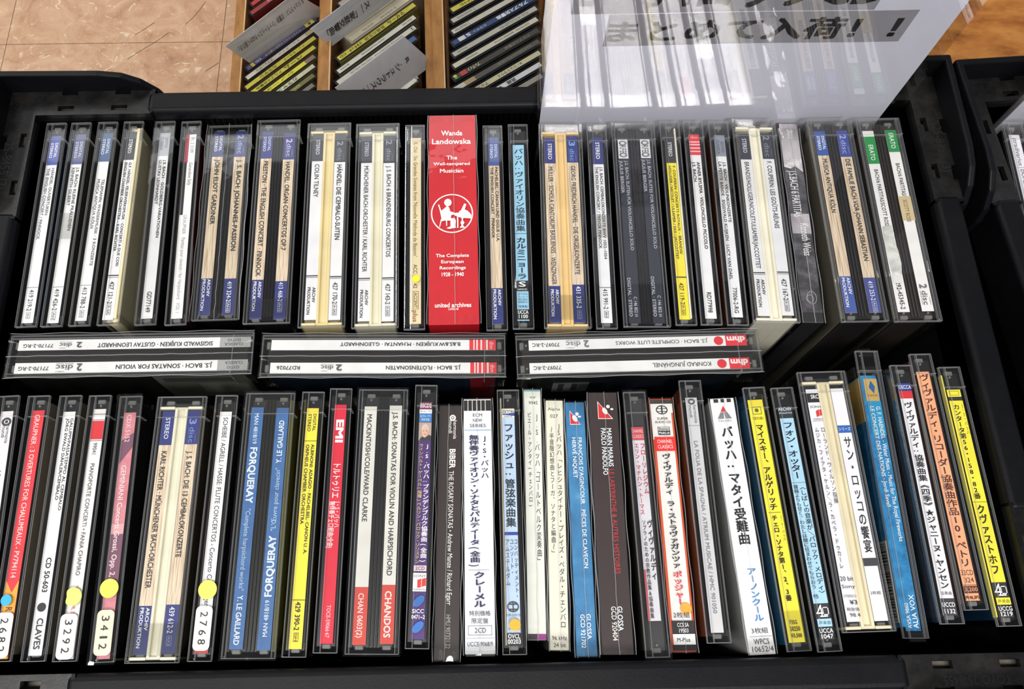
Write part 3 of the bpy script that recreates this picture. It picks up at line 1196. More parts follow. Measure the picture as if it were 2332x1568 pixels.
o, X, _ = start('U13', 'jewel_case', 'single beige blue-ended spine standing right of the red box')
case_single(o, X, wood(313, 377, 656, 738, [('R', 313, 377, 0, 1, '#41538f')] + ds(329, 361, '#c5cbe0')
            + two('PACHELBEL: CANON UND GIGUE U.A.', 'THE ENGLISH CONCERT · PINNOCK', 381, 550, 381, 542) + ap(659, 696, 727)), lx=(-.0026, .0034))
o, X, _ = start('U14', 'jewel_case', 'pale blue spine with bold upright lettering, left of the clear sign')
PB = '#93c4de'
case_single(o, X, (330, 730, PB, [('V', 'バッハ:ヴァイオリン協奏曲集', 338, 527, .5, .86, '#2b3a46', .014), ('R', 531, 532, 0, 1, '#2b3a46'),
            ('V', 'カルミニョーラ', 540, 636, .5, .9, '#17202a', .022), ('R', 639, 663, 0, 1, '#151515'), ('H', 'S', 647, .0030, .2, .8, WHITE, .01), ('H', 'HMCD', 659, .0010, .1, .9, WHITE),
            ('H', '全てのCD', 669, .0013, .08, .92, '#47606e'), ('H', 'プレーヤーで', 676, .0012, .08, .92, '#47606e'), ('H', '再生可能な', 682, .0012, .08, .92, '#47606e'),
            ('H', '高音質CD', 688, .0012, .08, .92, '#47606e'), ('H', '〈協奏曲〉', 698, .0015, .05, .95, '#33495a'),
            ('R', 705, 728, 0, 1, '#151515'), ('H', 'UCCA', 711, .0021, .06, .94, WHITE, .01), ('H', '1100', 721, .0021, .12, .88, WHITE, .01)]), lx=(-.0030, .0032))
o, X, _ = start('U15', 'double_jewel_case', 'double case with yellowed pillar and beige wood-grain spines, first one under the sign')
case_double(o, X, [wood(315, 372, 651, 734, [('T', 'STEREO', 327, 363, .5, .36, WHITE), ('T', 'MÜLLER · SCHOLA CANTORUM BASILIENSIS · WENZINGER', 380, 648, .5, .42, INK)] + ap(659, 692, 720)),
                   wood(309, 370, 648, 734, cd(339, 367, .5, .42, '#6f93cf', '3', (322, 333)) + [('T', 'GEORG FRIEDRICH HÄNDEL · DIE ORGELKONZERTE', 378, 625, .5, .42, INK),
                        ('T', '431 335-2', 652, 702, .5, .4, WHITE)] + bx('AX3', 706, 727, .5, '#9aa0c4'))], pillar='#dfbf82', caps=True, tray='#7a6a48')
tape(o, -.0122, .0122, -.058, -.044, .142)
o, X, _ = start('U16', 'jewel_case', 'white spine with one navy block, between the yellowed pillar and the charcoal double case')
case_single(o, X, (313, 735, '#e1e1e3', [('R', 313, 374, 0, 1, NAVY), ('T', 'STEREO', 324, 362, .5, .38, WHITE, .008)]
            + two('J.S. BACH: CEMBALOKONZERTE BWV 1052–1054', 'THE ENGLISH CONCERT / TREVOR PINNOCK', 380, 590, 380, 566)
            + [('R', 654, 655.2, 0, 1, INK), ('T', '415 991-2', 658, 704, .5, .42, INK)] + bx('AH', 708, 724, .5)))
tape(o, -.0050, .0050, -.010, .004, .142)
o, X, _ = start('U17', 'double_jewel_case', 'charcoal double case with two white oval-lettered badges, far row')
GR = '#a9abb3'


def orf(a, b, c, d):
    return (312, 736, '#2b2d38', [('R', a, a + 43, .04, .92, '#d6d6d6'), ('T', 'ORFEO', a + 4, a + 39, .48, .62, '#55565c'), ('O', a + 8, .48, .0016, .0022, .0003, '#55565c'), ('O', a + 35, .48, .0016, .0022, .0003, '#55565c'),
            ('T', b[0], b[1], b[2], .70, .28, GR, .01), ('T', 'JULIUS BERGER', b[1], b[1] + 74, .22, .28, GR, .01), ('T', 'DIGITAL · STEREO', c, 721, .22, .28, GR, .01), ('T', 'C 146 852 H', d, 721, .66, .28, GR, .01)])


case_double(o, X, [orf(318, ('J.S. BACH: SUITEN FÜR VIOLONCELLO SOLO', 366, 570), 633, 676), orf(317, ('J.S. BACH: SUITES FOR VIOLONCELLO SOLO', 363, 566), 630, 673)], pillar='#1c1c20', left='#23262f', right='#23262f')
o, X, _ = start('U18', 'jewel_case', 'bright yellow spine with dark grey end, far row')
YEL = '#f0dc3c'
case_single(o, X, (310, 727, YEL, [('R', 310, 371, 0, 1, '#33343c'), ('T', 'STEREO', 324, 356, .5, .38, WHITE)]
            + two('F. COUPERIN: CONCERTS ROYAUX – BRANDIS/', 'HOLLIGER / NICOLET / ULSAMER / SAX / JACCOTTET', 378, 579, 378, 590)
            + [('R', 630, 632.4, 0, 1, INK), ('T', '427 119-2', 644, 693, .45, .42, INK)] + bx('A GA', 694, 718, .45)), lx=(-.0032, .0022), strip=(.0024, .0034, '#e6e2d2'), tray='#2a2a26')
DHM = '#dc3640'


def dhm_block(y0, y1, small=True):
    e = [('R', y0, y1, 0, 1, DHM)]
    s = (y1 - y0)
    for a, b in ((.34, .40), (.47, .53), (.64, .70), (.80, .86)):
        e.append(('R', y0 + a * s, y0 + b * s, 0, 1, '#e6c3c4'))
    return e


o, X, _ = start('U19', 'jewel_case', 'white spine ending in red and pink stripes, far row under the sign')
case_single(o, X, (306, 725, '#e6e6e6', dhm_block(306, 353) + [('H', 'dhm', 313, .0019, .18, .82, '#f2b0b0')]
            + [('T', 'ANNER BYLSMA · VIOLONCELLO PICCOLO', 369, 567, .68, .30, INK, .01), ('T', 'J.S. BACH', 369, 414, .24, .30, INK, .01), ('T', 'RD77998', 666, 712, .5, .4, INK)]))
o, X, _ = start('U20', 'jewel_case', 'white spine with flat grey end block, far row left of the white-pillared case')
case_single(o, X, (308, 722, '#e4e4e6', [('R', 308, 356, 0, 1, '#858c98')] + two('EDITIO', 'CLASSICA', 323, 347, 319, 351, '#4a5060')
            + two('J.S. BACH · VIOLINKONZERTE', 'LA PETITE BANDE · SIGISWALD KUIJKEN · LUCY VAN DAEL', 369, 506, 369, 637)
            + [('T', '77006-2-RG', 655, 713, .5, .4, INK)]), left='#5a3224')
tape(o, -.0050, .0050, .018, .030, .142)
o, X, _ = start('U21', 'double_jewel_case', 'double case with clean white pillar, right end of the far row')
case_double(o, X, [arch_white(305, 363, [('T', 'STEREO', 316, 348, .5, .38, '#d6d8de'), ('T', 'BRANDIS/HOLLIGER/NICOLET/ULSAMER/JACCOTTET', 369, 611, .5, .4, INK)] + ap(636, 671, 699, INK), 719, 620),
                   arch_white(304, 362, cd(326, 357, .5, .42, '#7f818a', '2', (309, 320)) + [('T', 'F. COUPERIN: LES GOÛTS-RÉUNIS', 368, 520, .5, .42, INK),
                              ('T', '427 167-2', 635, 684, .5, .42, INK)] + bx('A GA2', 685, 709, .5), 718, 619)], pillar='#e9e4d0', caps=True, tray='#70694f')
o, X, Lq = start('U22', 'digipak', 'card folder printed with a grey mountain photograph, far row', 'CD folder', H=.402, depth=.133)
ROCK = noise_print('grey_rock_print', [(.35, '#2b2a2c'), (.5, '#454347'), (.68, '#6a676c')], 130)
CLOUD = noise_print('pale_cloud_print', [(.3, '#7d777c'), (.5, '#b0a9ae'), (.7, '#d0ccce')], 70)
SNOW = noise_print('snow_print', [(.3, '#8d898d'), (.5, '#d8d5d6'), (.7, '#e6e4e4')], 220)
sleeve(o, X, .0112, .121, .133, (281, 711, ROCK, [('R', 282, 320, .02, .98, CLOUD), ('R', 320, 362, .02, .98, noise_print('sky_print', [(.3, '#9c969a'), (.7, '#c6c1c5')], 40)),
       ('P', [(362, .02), (362, .98), (392, .98), (378, .6), (384, .35), (380, .02)], SNOW), ('R', 487, 532, .02, .98, CLOUD),
       ('T', 'SR011', 296, 314, .55, .30, '#e0e0e0'), ('T', 'J.S.BACH 6 PARTITAS', 389, 494, .42, .42, '#e6e6e6'), ('T', 'Kenneth Weiss', 509, 582, .66, .42, '#e6e6e6'),
       ('O', 678, .55, .0038, .0026, .0002, '#bdb9ba'), ('O', 680, .45, .0022, .0020, .0002, '#bdb9ba')]), '#2a292b', seam=.0006)
o, X, _ = start('U23', 'double_jewel_case', 'double case with mid-blue ends on beige spines, second from the right in the far row', lean=R(-1.6))
BLU = '#34549c'
case_double(o, X, [(299, 712, 'grain', [('R', 299, 354, 0, 1, BLU), ('R', 629, 712, 0, 1, '#46599c')] + ds(310, 342) + [('T', 'MUSICA ANTIQUA KÖLN', 362, 484, .55, .42, INK, .004)] + ap(632, 670, 699)),
                   (297, 711, 'grain', [('R', 297, 357, 0, 1, '#33468f'), ('R', 632, 711, 0, 1, '#46508c')] + cd(319, 350, .5, .42, '#9d9fd0', '2', (308, 317))
                    + [('T', 'DIE FAMILIE BACH VOR JOHANN SEBASTIAN', 363, 594, .55, .42, INK, .004), ('T', '419 253-2', 640, 684, .5, .4, '#dcdde8')] + bx('AH2', 686, 711, .5, '#c6c8de'))],
            left='#6f6a5d', right='#1a1a1c', pillar='#262424')
o, X, _ = start('U24', 'double_jewel_case', 'double case with two green blocks on torn white spines, rightmost of the far row', lean=R(-1.6))
GRN = '#2e8a4a'
case_double(o, X, [(298, 710, '#e5e4e2', [('R', 311, 373, 0, 1, GRN), ('T', 'ERATO', 330, 365, .5, .42, '#e6efe6'), ('T', 'BACH/6 PARTITAS/SCOTT ROSS', 386, 516, .55, .36, INK),
                    ('P', [(516, .1), (513, .9), (532, 1.0), (548, .9), (570, 1.05), (600, 1.1), (626, .95), (618, .4), (640, .2), (560, .0)], noise_print('torn_paper', [(.3, '#a9a9a2'), (.6, '#d9d9d4')], 160)),
                    ('T', '2292-45345-2', 636, 704, .5, .40, INK), ('R', 628, 645, .1, .9, '#dededb')]),
                   (296, 708, '#e8e6e3', [('R', 296, 346, 0, 1, GRN), ('T', 'ERATO', 303, 338, .5, .42, '#e6efe6'), ('T', 'BACH/6 PARTITAS/', 372, 447, .55, .36, INK),
                    ('R', 447, 502, -.05, 1.05, '#c9b58c'), ('T', 'SCOTT ROSS', 455, 505, .5, .36, '#6e5d40')] + cd(662, 694, .5, .46, '#6c6c70', '2', (647, 657)))],
            pillar='#2e2926', left='#4b4842', right='#1b1a1a')

# ---- the three doubles lying crosswise between the rows
MID = 'double cases set crosswise between the two rows'


def cross(corners, label, labs, seed):
    (tl, tr, br, bl) = corners
    p = [ground(*q, .393) for q in corners]
    c = (p[0] + p[1] + p[2] + p[3]) / 4
    d = (p[1] + p[2]) / 2 - (p[0] + p[3]) / 2
    yaw = math.atan2(-d.x, d.y)
    o = thing('double_jewel_case', label, 'CD case', MID)
    X = set_pose(o, c, yaw, .142)
    case_double(o, X, labs, T=.0226, pillar='#2a2625', along='h', left='#15161a', right='#20221f',
                lx=((-.0090, -.0034), (.0034, .0092)))
    wrap_film(o, .0226, .125, .142, .0004, True, rng=random.Random(seed))
    return o, X


def inlay_print(o, quads):
    """printed blocks on the card seen through the side of a case"""
    m = MB()
    x = .0113 - .00095
    for k, (y0, y1, z0, z1, col) in enumerate(quads):
        xx = x + .00004 * k
        m.add([(xx, y0, z0), (xx, y1, z0), (xx, y1, z1), (xx, y0, z1)], [(0, 1, 2, 3)], mt(col))
    m.obj('inlay_print', o)


GB = '#a3a4a6'
c1, _ = cross([(24, 764), (577, 757), (578, 847), (7, 859)], 'crosswise double case with grey end blocks, left of three',
      [(571, 42, WHITE, [('R', 571, 501, 0, 1, GB)] + two('EDITIO', 'CLASSICA', 548, 518, 554, 512, '#55565a', wa=.3, wb=.72)
        + [('T', 'SIGISWALD KUIJKEN · GUSTAV LEONHARDT', 485, 223, .62, .42, INK, .006), ('T', '77170-2-RG', 122, 54, .58, .36, '#3c3c3e')] + cd(164, 136, .55, .4, '#55565a', '2', (187, 175))),
       (564, 33, WHITE, [('R', 564, 495, 0, 1, GB)] + two('EDITIO', 'CLASSICA', 545, 517, 552, 512, '#55565a', wa=.72, wb=.3)
        + [('T', 'J.S. BACH · SONATAS FOR VIOLIN', 483, 264, .52, .42, INK, .006), ('T', '77170-2-RG', 111, 42, .55, .36, '#3c3c3e')] + cd(166, 127, .5, .5, '#55565a', '2', (187, 175)))], 11)


def dhm_h(y0, y1):
    s = y1 - y0
    e = [('R', y0, y1, 0, 1, DHM)]
    for a, b in ((.30, .37), (.52, .58), (.68, .74), (.80, .85)):
        e.append(('R', y0 + a * s, y0 + b * s, 0, 1, '#e9d3d3'))
    e.append(('H', 'dhm', y0 + .16 * s, .0021, .2, .9, '#f1c9c9'))
    return e


c2, _ = cross([(604, 761), (1143, 765), (1147, 854), (597, 859)], 'crosswise double case with red striped ends, middle of three',
      [(1129, 618, WHITE, dhm_h(1129, 1069) + [('T', 'B.&S.&W.KUIJKEN · M.HANTAI · G.LEONHARDT', 1048, 775, .45, .36, INK, .006)]),
       (1131, 615, WHITE, dhm_h(1131, 1071) + [('T', 'J.S. BACH · FLÖTENSONATEN', 1049, 879, .5, .36, INK, .006), ('T', 'RD77026', 683, 630, .5, .36, INK)] + cd(759, 731, .5, .42, '#55565a', '2', (779, 765)))], 12)


def dhm_sq(y0, y1):
    return [('R', y0, y1, -.02, 1.02, DHM), ('T', 'dhm', y0 + (y1 - y0) * .07, y0 + (y1 - y0) * .93, .42, .56, '#f3e3e3', .03)]


o, X = cross([(1187, 764), (1713, 752), (1725, 844), (1188, 859)], 'crosswise double case with solid red squares and red dots, right of three',
      [(1700, 1204, WHITE, dhm_sq(1700, 1652) + [('D', 1636, .5, .0024, DHM), ('T', 'J.S. BACH · COMPLETE LUTE WORKS', 1611, 1402, .5, .36, '#5c5c60'), ('T', '77097-2-RC', 1274, 1212, .5, .36, '#3c3c3e')]
        + cd(1322, 1289, .5, .5, '#77787c', '2', (1341, 1329))),
       (1707, 1206, WHITE, dhm_sq(1707, 1661) + [('D', 1644, .5, .0024, DHM), ('T', 'KONRAD JUNGHÄNEL', 1619, 1486, .5, .40, '#4c4c50'), ('T', '77097-2-RC', 1278, 1215, .5, .36, '#3c3c3e')])], 13)

inlay_print(c1, [(.010, .058, .100, .137, '#6f7069'), (.030, .056, .108, .124, '#8b8c84'), (.014, .050, .127, .133, '#4a4b46')])
inlay_print(c2, [(-.058, .058, .060, .1385, '#101c2c'), (.0445, .0575, .060, .1385, '#7c1a24')])
inlay_print(o, [(-.046, .050, .060, .1300, '#161c2a'), (-.043, -.024, .112, .128, '#7a7c7c'), (-.040, -.037, .114, .126, '#3a3c3e'), (-.033, -.030, .114, .126, '#3a3c3e')])

# ---- near row
o, X, _ = start('L0', 'jewel_case', 'white-spined case cut by the left edge, beside the red arrow spine')
case_single(o, X, (936, 1490, '#e8e3e6', [('O', 960, .55, .0022, .0024, .0011, '#3d3d40'), ('D', 960, .55, .0008, '#3d3d40'), ('T', 'harmonia', 968, 1009, .75, .3, '#5a5a5e'), ('T', 'mundi', 968, 996, .42, .3, '#5a5a5e'),
            ('T', 'J.S. BACH', 1070, 1130, .5, .36, '#3d3d40')]))
o, X, _ = start('L1', 'jewel_case', 'red spine ending in an arrow over orange, near row')
case_single(o, X, (934, 1500, '#d93640', [('R', 1322, 1500, 0, 1, '#eda43c'), ('P', [(1320, 0), (1320, 1), (1349, .55)], '#d93640'),
            ('T', 'GRAUPNER : 3 OVERTURES FOR CHALUMEAUX - PV794114', 944, 1315, .5, .42, '#f3d3cf'), ('T', 'R', 1382, 1391, .55, .5, '#4a3a20')]), right='#7a7263', lx=(-.0026, .0034))
dot(o, X, -.0004, 1366, .0025, '#33a5d2', .142)
number_tag(o, X, -.0036, .0042, 1394, 1498, '2682', .142)
o, X, _ = start('L2', 'jewel_case', 'white spine with a black dot near its lower end, near row')
case_single(o, X, (937, 1492, '#e9e8e8', two('GALUPPI/PASSATEMPO AL CEMBALO', 'JÖRG EWALD DÄHLER/CEMBALO', 952, 1162, 952, 1138, INK, .25, .01, .8, .45)
            + [('T', 'CD 50-603', 1269, 1348, .55, .42, INK, .012), ('D', 1382, .5, .0020, '#2b2b30'), ('T', 'CLAVES', 1407, 1478, .55, .5, '#35353a', .012)]), right='#5f5a4e')
o, X, _ = start('L3', 'jewel_case', 'white spine with a red block and half-peeled green dot, numbered sticker below')
case_single(o, X, (931, 1500, '#e8e4e2', [('R', 942, 943.2, 0, 1, INK), ('R', 955, 956.2, 0, 1, INK), ('R', 958, 1000, 0, 1, '#cf2f36'), ('R', 1002.5, 1003.6, 0, 1, INK),
            ('T', '99041', 1008, 1034, .5, .34, '#5a5a5c'), ('T', 'PIANOFORTE CONCERTI • FANIA CHAPIRO', 1055, 1310, .5, .34, '#5a5a5c'), ('T', 'VARI', 1332, 1396, .5, .3, '#cf8d92')]), lx=(-.0026, .0034))
dot(o, X, .0002, 1358, .0041, '#cfd66e', .142, bite=True)
number_tag(o, X, -.0040, .0038, 1397, 1501, '3292', .142)
o, X, _ = start('L4', 'jewel_case', 'pink and mauve spine with a yellow dot and peach numbered sticker')
PINK = noise_print('pink_print', [(.3, '#c9707f'), (.55, '#d98a94'), (.7, '#c77b88')], 120)
case_single(o, X, (939, 1500, PINK, [('P', [(1003, 0), (985, 1), (1018, 1), (1056, 0)], '#7a4f66'), ('R', 1192, 1215, 0, 1, '#dfa9ae'), ('R', 1216, 1340, 0, 1, '#7d5068'),
            ('T', 'CDX 5152', 944, 1006, .5, .40, '#eecfd2'), ('T', 'GEMINIANI Concerti Grossi, Opp. 2,', 1059, 1313, .5, .42, '#f0d8da', .01)]))
dot(o, X, .0000, 1339, .0043, '#ece05a', .142)
number_tag(o, X, -.0040, .0038, 1388, 1492, '3412', .142, '#e6d6bd')
wrap_film(o, .011, .125, .142, None, True, off=.0009, rng=random.Random(21), sides=False)
o, X, _ = start('L5', 'double_jewel_case', 'double case with white pillar and beige spines, left part of the near row')
case_double(o, X, [wood(936, 1013, 1379, 1490, [('T', 'STEREO', 951, 999, .5, .36, '#d6d8e6'), ('T', 'KARL RICHTER · MÜNCHENER BACH-ORCHESTER', 1027, 1339, .5, .42, INK, .006)] + ap(1383, 1435, 1475)),
                   wood(934, 1011, 1376, 1487, cd(972, 1008, .5, .42, '#6f80b8', '3', (953, 966)) + [('T', 'J. S. BACH: DIE 13 CEMBALOKONZERTE', 1027, 1268, .5, .42, INK, .006),
                        ('T', '439 612-2', 1381, 1441, .5, .42, '#dcdde8')] + bx('AX3', 1447, 1470, .5, '#9aa0c4'))], pillar='#dcd8c2', caps=True, tray='#262624', right='#3a352c')
tape(o, -.0122, .0122, -.0595, -.0455, .142)
o, X, _ = start('L6', 'jewel_case', 'white spine with yellow dot and numbered sticker, left of the blue double case')
case_single(o, X, (937, 1487, '#e9e8e8', [('T', 'SCHEIBE / AGRELL / HASSE: FLUTE CONCERTOS - Concerto Copenhagen', 950, 1380, .55, .40, INK), ('R', 1479, 1487, 0, 1, '#b8373c')]), left='#3a2a20')
dot(o, X, .0006, 1342, .0043, '#ece05a', .142)
number_tag(o, X, -.0036, .0040, 1379, 1481, '2768', .142)
o, X, _ = start('L7', 'double_jewel_case', 'double case with two royal blue spines, near row')
BL = noise_print('blue_print', [(.3, '#2f5c98'), (.55, '#3a6aa6'), (.7, '#33619e')], 120)
WB = '#dbe4ee'
case_double(o, X, [(927, 1478, BL, [('T', 'MAN 4818/19', 941, 1010, .5, .34, WB), ('T', 'FORQUERAY', 1018, 1145, .5, .55, WB, .022), ('T', '"Complete harpsichord works"', 1158, 1344, .5, .38, '#a9c3de'), ('T', 'Y. LE GAILLARD', 1355, 1468, .5, .42, WB, .012)]),
                   (928, 1480, BL, [('U', 'MAN 4818/19', 1366, 1449, .5, .34, WB), ('U', 'FORQUERAY', 1219, 1358, .5, .55, WB, .022), ('U', '"L\'Œuvre pour clavecin"', 1065, 1208, .5, .38, '#a9c3de'), ('U', 'Y. LE GAILLARD', 957, 1054, .5, .42, WB, .012)])],
            pillar='#262523', right='#6d6a2e')
wrap_film(o, .0244, .125, .142, None, True, off=.0008, rng=random.Random(31), sides=False)
o, X, _ = start('L8', 'jewel_case', 'yellow spine with small black print, between the blue double and the red spine')
case_single(o, X, (929, 1477, YEL, two('DIGITAL', 'STEREO', 942, 981, 942, 982, INK, .27, .01) + [('R', 1003, 1004.2, 0, 1, INK)]
            + two('ALBINONI: ADAGIO · PACHELBEL: CANON U. A.', 'ORPHEUS CHAMBER ORCHESTRA', 1011, 1261, 1012, 1193, INK, .27, .012)
            + [('R', 1365, 1366.4, 0, 1, INK), ('T', '429 390-2', 1370, 1435, .5, .42, INK, .008)] + bx('GH', 1440, 1461, .5)), left='#6a6418', right='#3a3820')
o, X, _ = start('L9', 'jewel_case', 'crimson spine with bold white capitals, left of the white-and-red double case')
case_single(o, X, (921, 1465, '#d02038', [('T', 'EMI', 955, 1007, .55, .62, '#eee4e2', .03), ('T', 'トルトゥリエ', 1056, 1133, .50, .52, '#f0d6d8', .012), ('T', 'J・S・バッハ', 1141, 1200, .74, .36, '#f0d6d8', .006),
            ('T', '無伴奏チェロ組曲(全曲)', 1141, 1247, .30, .40, '#f0d6d8', .006), ('T', 'TOCE-59066·67', 1377, 1451, .55, .32, '#eec3c8')]), left='#2b2233')
o, X, _ = start('L10', 'double_jewel_case', 'double case with white spines and vermilion lower ends, near row')
VER = '#cf4438'
case_double(o, X, [(925, 1468, '#dcdad4', [('R', 1336, 1468, 0, 1, VER), ('T', 'MACKINTOSH/COLE/WARD CLARKE', 943, 1187, .45, .40, INK, .006), ('T', 'CHAN 0603(2)', 1350, 1451, .5, .42, '#f0dcd8', .004)]),
                   (923, 1466, '#dcdad4', [('R', 1331, 1466, 0, 1, VER), ('T', 'J.S. BACH: SONATAS FOR VIOLIN AND HARPSICHORD', 938, 1310, .5, .40, INK, .006), ('T', 'CHANDOS', 1345, 1451, .5, .5, '#f0dcd8', .014)])],
            pillar='#232324', left='#2a2e36')
wrap_film(o, .0244, .125, .142, None, True, off=.0008, rng=random.Random(32), sides=False)
o, X, _ = start('L11', 'jewel_case', 'purple spine with a small portrait photo and blue ovals')
PUR = '#4b3170'
SKIN = noise_print('skin_print', [(.3, '#c69680'), (.6, '#ddb39c')], 160)
case_single(o, X, (915, 1455, PUR, [('R', 915, 931, 0, 1, '#7b3350'), ('H', 'BSCD2', 923, .0022, .05, .95, '#e6e2e6', .02), ('R', 932, 941, 0, 1, '#e6e4e6'), ('H', 'Blu-spec CD2', 936.5, .0010, .06, .94, '#4a4a55'),
            ('R', 941, 961, 0, 1, '#3a78b8'), ('H', 'CDプレーヤー', 947, .0013, .05, .95, '#dfe8f0'), ('H', '再生可能', 955, .0013, .18, .82, '#dfe8f0'),
            ('R', 962, 1004, 0, 1, '#b39c8f'), ('D', 977, .50, .0018, '#c2bdb6', .0026), ('D', 983, .50, .0015, SKIN, .0026), ('P', [(1004, .0), (994, .25), (997, .5), (990, .8), (992, 1.0), (1004, 1.0)], '#34353c'),
            ('D', 981, .38, .0002, '#4a3a34'), ('D', 981, .62, .0002, '#4a3a34'), ('R', 988.5, 989.5, .40, .60, '#9a5f52'),
            ('V', 'J.S.バッハ:ブランデンブルク協奏曲(全曲)', 1010, 1283, .72, .50, '#efe9f2', .018), ('V', 'ラインハルト・ゲーベル(指揮)ベルリン・バロック・ゾリステン', 1010, 1283, .25, .36, '#cdb46a', .010),
            ('R', 1287, 1300, .02, .98, '#d6c0c4'), ('H', '2CD', 1293.5, .0016, .15, .85, '#54405f', .01), ('R', 1304, 1346, 0, 1, '#eeecec'), ('H', 'SONY', 1311, .0012, .03, .97, INK),
            ('P', [(1320, .33), (1317, .62), (1337, .62), (1338, .33)], '#d0392e'), ('P', [(1318, .66), (1315, .98), (1333, .98), (1336, .66)], '#d0392e'), ('H', 'CLASSICAL', 1341.5, .0007, .02, .98, INK),
            ('D', 1368, .5, .0026, '#2f66b0', .0022, -.5), ('H', 'SICC', 1391, .0018, .02, .9, '#eeeaf2', .012), ('H', '0471~2', 1404, .0018, .0, .98, '#eeeaf2', .012), ('D', 1427, .5, .0026, '#2f66b0', .0022, -.5)]), lx=(-.0030, .0032))
o, X, _ = start('L12', 'digipak', 'dark brown card folder with narrow white lettering, near row', 'CD folder', H=.401, depth=.134)
BRN = '#2e2422'
sleeve(o, X, .0118, .122, .134, (924, 1504, BRN, [('O', 951, .60, .0016, .0016, .0008, '#e2dedc'), ('D', 951, .60, .0005, '#e2dedc'), ('T', 'harmonia', 957, 999, .72, .17, '#e2dedc'), ('T', 'mundi', 957, 986, .52, .17, '#e2dedc'),
       ('T', 'BIBER', 1022, 1066, .62, .26, '#e8e4e0', .02), ('T', 'THE ROSARY SONATAS • Andrew Manze / Richard Egarr', 1072, 1377, .58, .22, '#ddd8d4'), ('T', 'HMU 907321.22', 1399, 1476, .55, .20, '#a29a96')]), '#241d1c', seam=-.0010)
o, X, _ = start('L13', 'slip_box', 'white slip box with black bars at the top and bold navy lettering', 'CD slip box', H=.400, depth=.135)
DK = '#23244a'
bars = [('R', 911, 935, 0, 1, '#1c1714')]
for q in (.14, .30, .46, .62, .78):
    bars.append(('R', 911, 935, q, q + .022, '#e6e4e2'))
sleeve(o, X, .0142, .122, .135, (909, 1481, '#e9ebf2', bars + [('H', 'ECM', 945, .0017, .33, .67, '#3a3a40'), ('H', 'NEW', 957, .0017, .33, .67, '#3a3a40'), ('H', 'SERIES', 969, .0017, .21, .80, '#3a3a40'),
       ('R', 978, 981, .02, .98, '#a9bccb'), ('V', 'J・S・バッハ', 991, 1090, .74, .30, DK, .010), ('V', '無伴奏ヴァイオリン・ソナタとパルティータ(全曲)', 990, 1294, .36, .37, DK, .024), ('R', 1297, 1298, .12, .84, '#777b85'),
       ('V', 'クレーメル', 1301, 1383, .50, .42, DK, .026), ('H', '特別価格', 1396, .0024, .14, .86, INK), ('H', '限定盤', 1413, .0024, .22, .78, INK), ('B', 1424, 1446, .10, .90, .0002, '#55585f'),
       ('H', '2CD', 1435, .0022, .32, .70, INK), ('R', 1452, 1453, .02, .98, '#8a8d95'), ('H', 'UCCE-9068/9', 1466, .0020, .07, .92, '#3a3a40')]), '#d8dade', seam=-.0002, under='#191613')
o, X, _ = start('L14', 'jewel_case', 'pale blue spine with bold black lettering and an orange dot, near row')
case_single(o, X, (930, 1468, '#b5cbe4', [('R', 930, 950, 0, 1, '#e6e2d6'), ('H', 'EXTON', 938, .0020, .05, .95, INK, .012), ('P', [(943, 0), (940, 1), (947, 1), (944, 0)], '#33479c'), ('H', 'Hybrid', 948.5, .0009, .2, .8, INK),
            ('V', 'ファッシュ:管弦楽曲集', 963, 1200, .5, .82, '#20242c', .016), ('R', 1211, 1218, 0, 1, '#2c3f94'),
            ('V', 'コンバッティメント・', 1226, 1364, .82, .32, '#272b33'), ('V', 'コンソート・', 1226, 1310, .50, .32, '#272b33'), ('V', 'アムステルダム', 1226, 1334, .17, .32, '#272b33'),
            ('O', 1381, .48, .0024, .0027, .0005, '#33363c'), ('P', [(1374, .15), (1374, .82), (1376.5, .82), (1376.5, .15)], '#33363c'), ('P', [(1386, .15), (1386, .82), (1388.5, .82), (1388.5, .15)], '#33363c'), ('R', 1370, 1392, .45, .52, '#33363c'),
            ('H', 'SUPER AUDIO CD', 1400, .0010, .0, 1.0, '#33363c'), ('H', 'Digital', 1432, .0011, .1, .9, '#33363c'),
            ('R', 1441, 1468, 0, 1, '#17181a'), ('H', 'OVCL', 1448, .0020, .05, .95, WHITE, .012), ('H', '00203', 1460, .0020, .02, .98, WHITE, .012)]), lx=(-.0032, .0030), strip=(-.0040, -.0034, '#bdb39a'))
dot(o, X, .0004, 1422, .0026, '#f0a028', .142)
o, X, _ = start('L15', 'card_sleeve', 'ivory card sleeve with a magenta patch at its near end', 'CD sleeve', H=.403, depth=.132)
IV = '#e0e2d8'
sleeve(o, X, .0088, .122, .132, (887, 1456, IV, [('R', 887, 891, .0, 1, '#7aa3b6'), ('H', 'mir', 904, .0014, .36, .72, '#33332f'), ('H', '9945', 917, .0018, .28, .82, '#33332f'),
       ('V', 'J.S.バッハ「ゴールトベルク変奏曲」', 940, 1287, .74, .30, '#2b2b28'), ('V', 'ピエール・アンタイ(チェンバロ)', 938, 1158, .30, .24, '#2b2b28'), ('R', 1443, 1456, 0, .5, '#2a2030'), ('R', 1443, 1456, .5, 1, '#98358a')]), '#c9c9bd', seam=.0004)
o, X, _ = start('L16', 'card_sleeve', 'cream card sleeve with two columns of thin upright lettering', 'CD sleeve', H=.404, depth=.131)
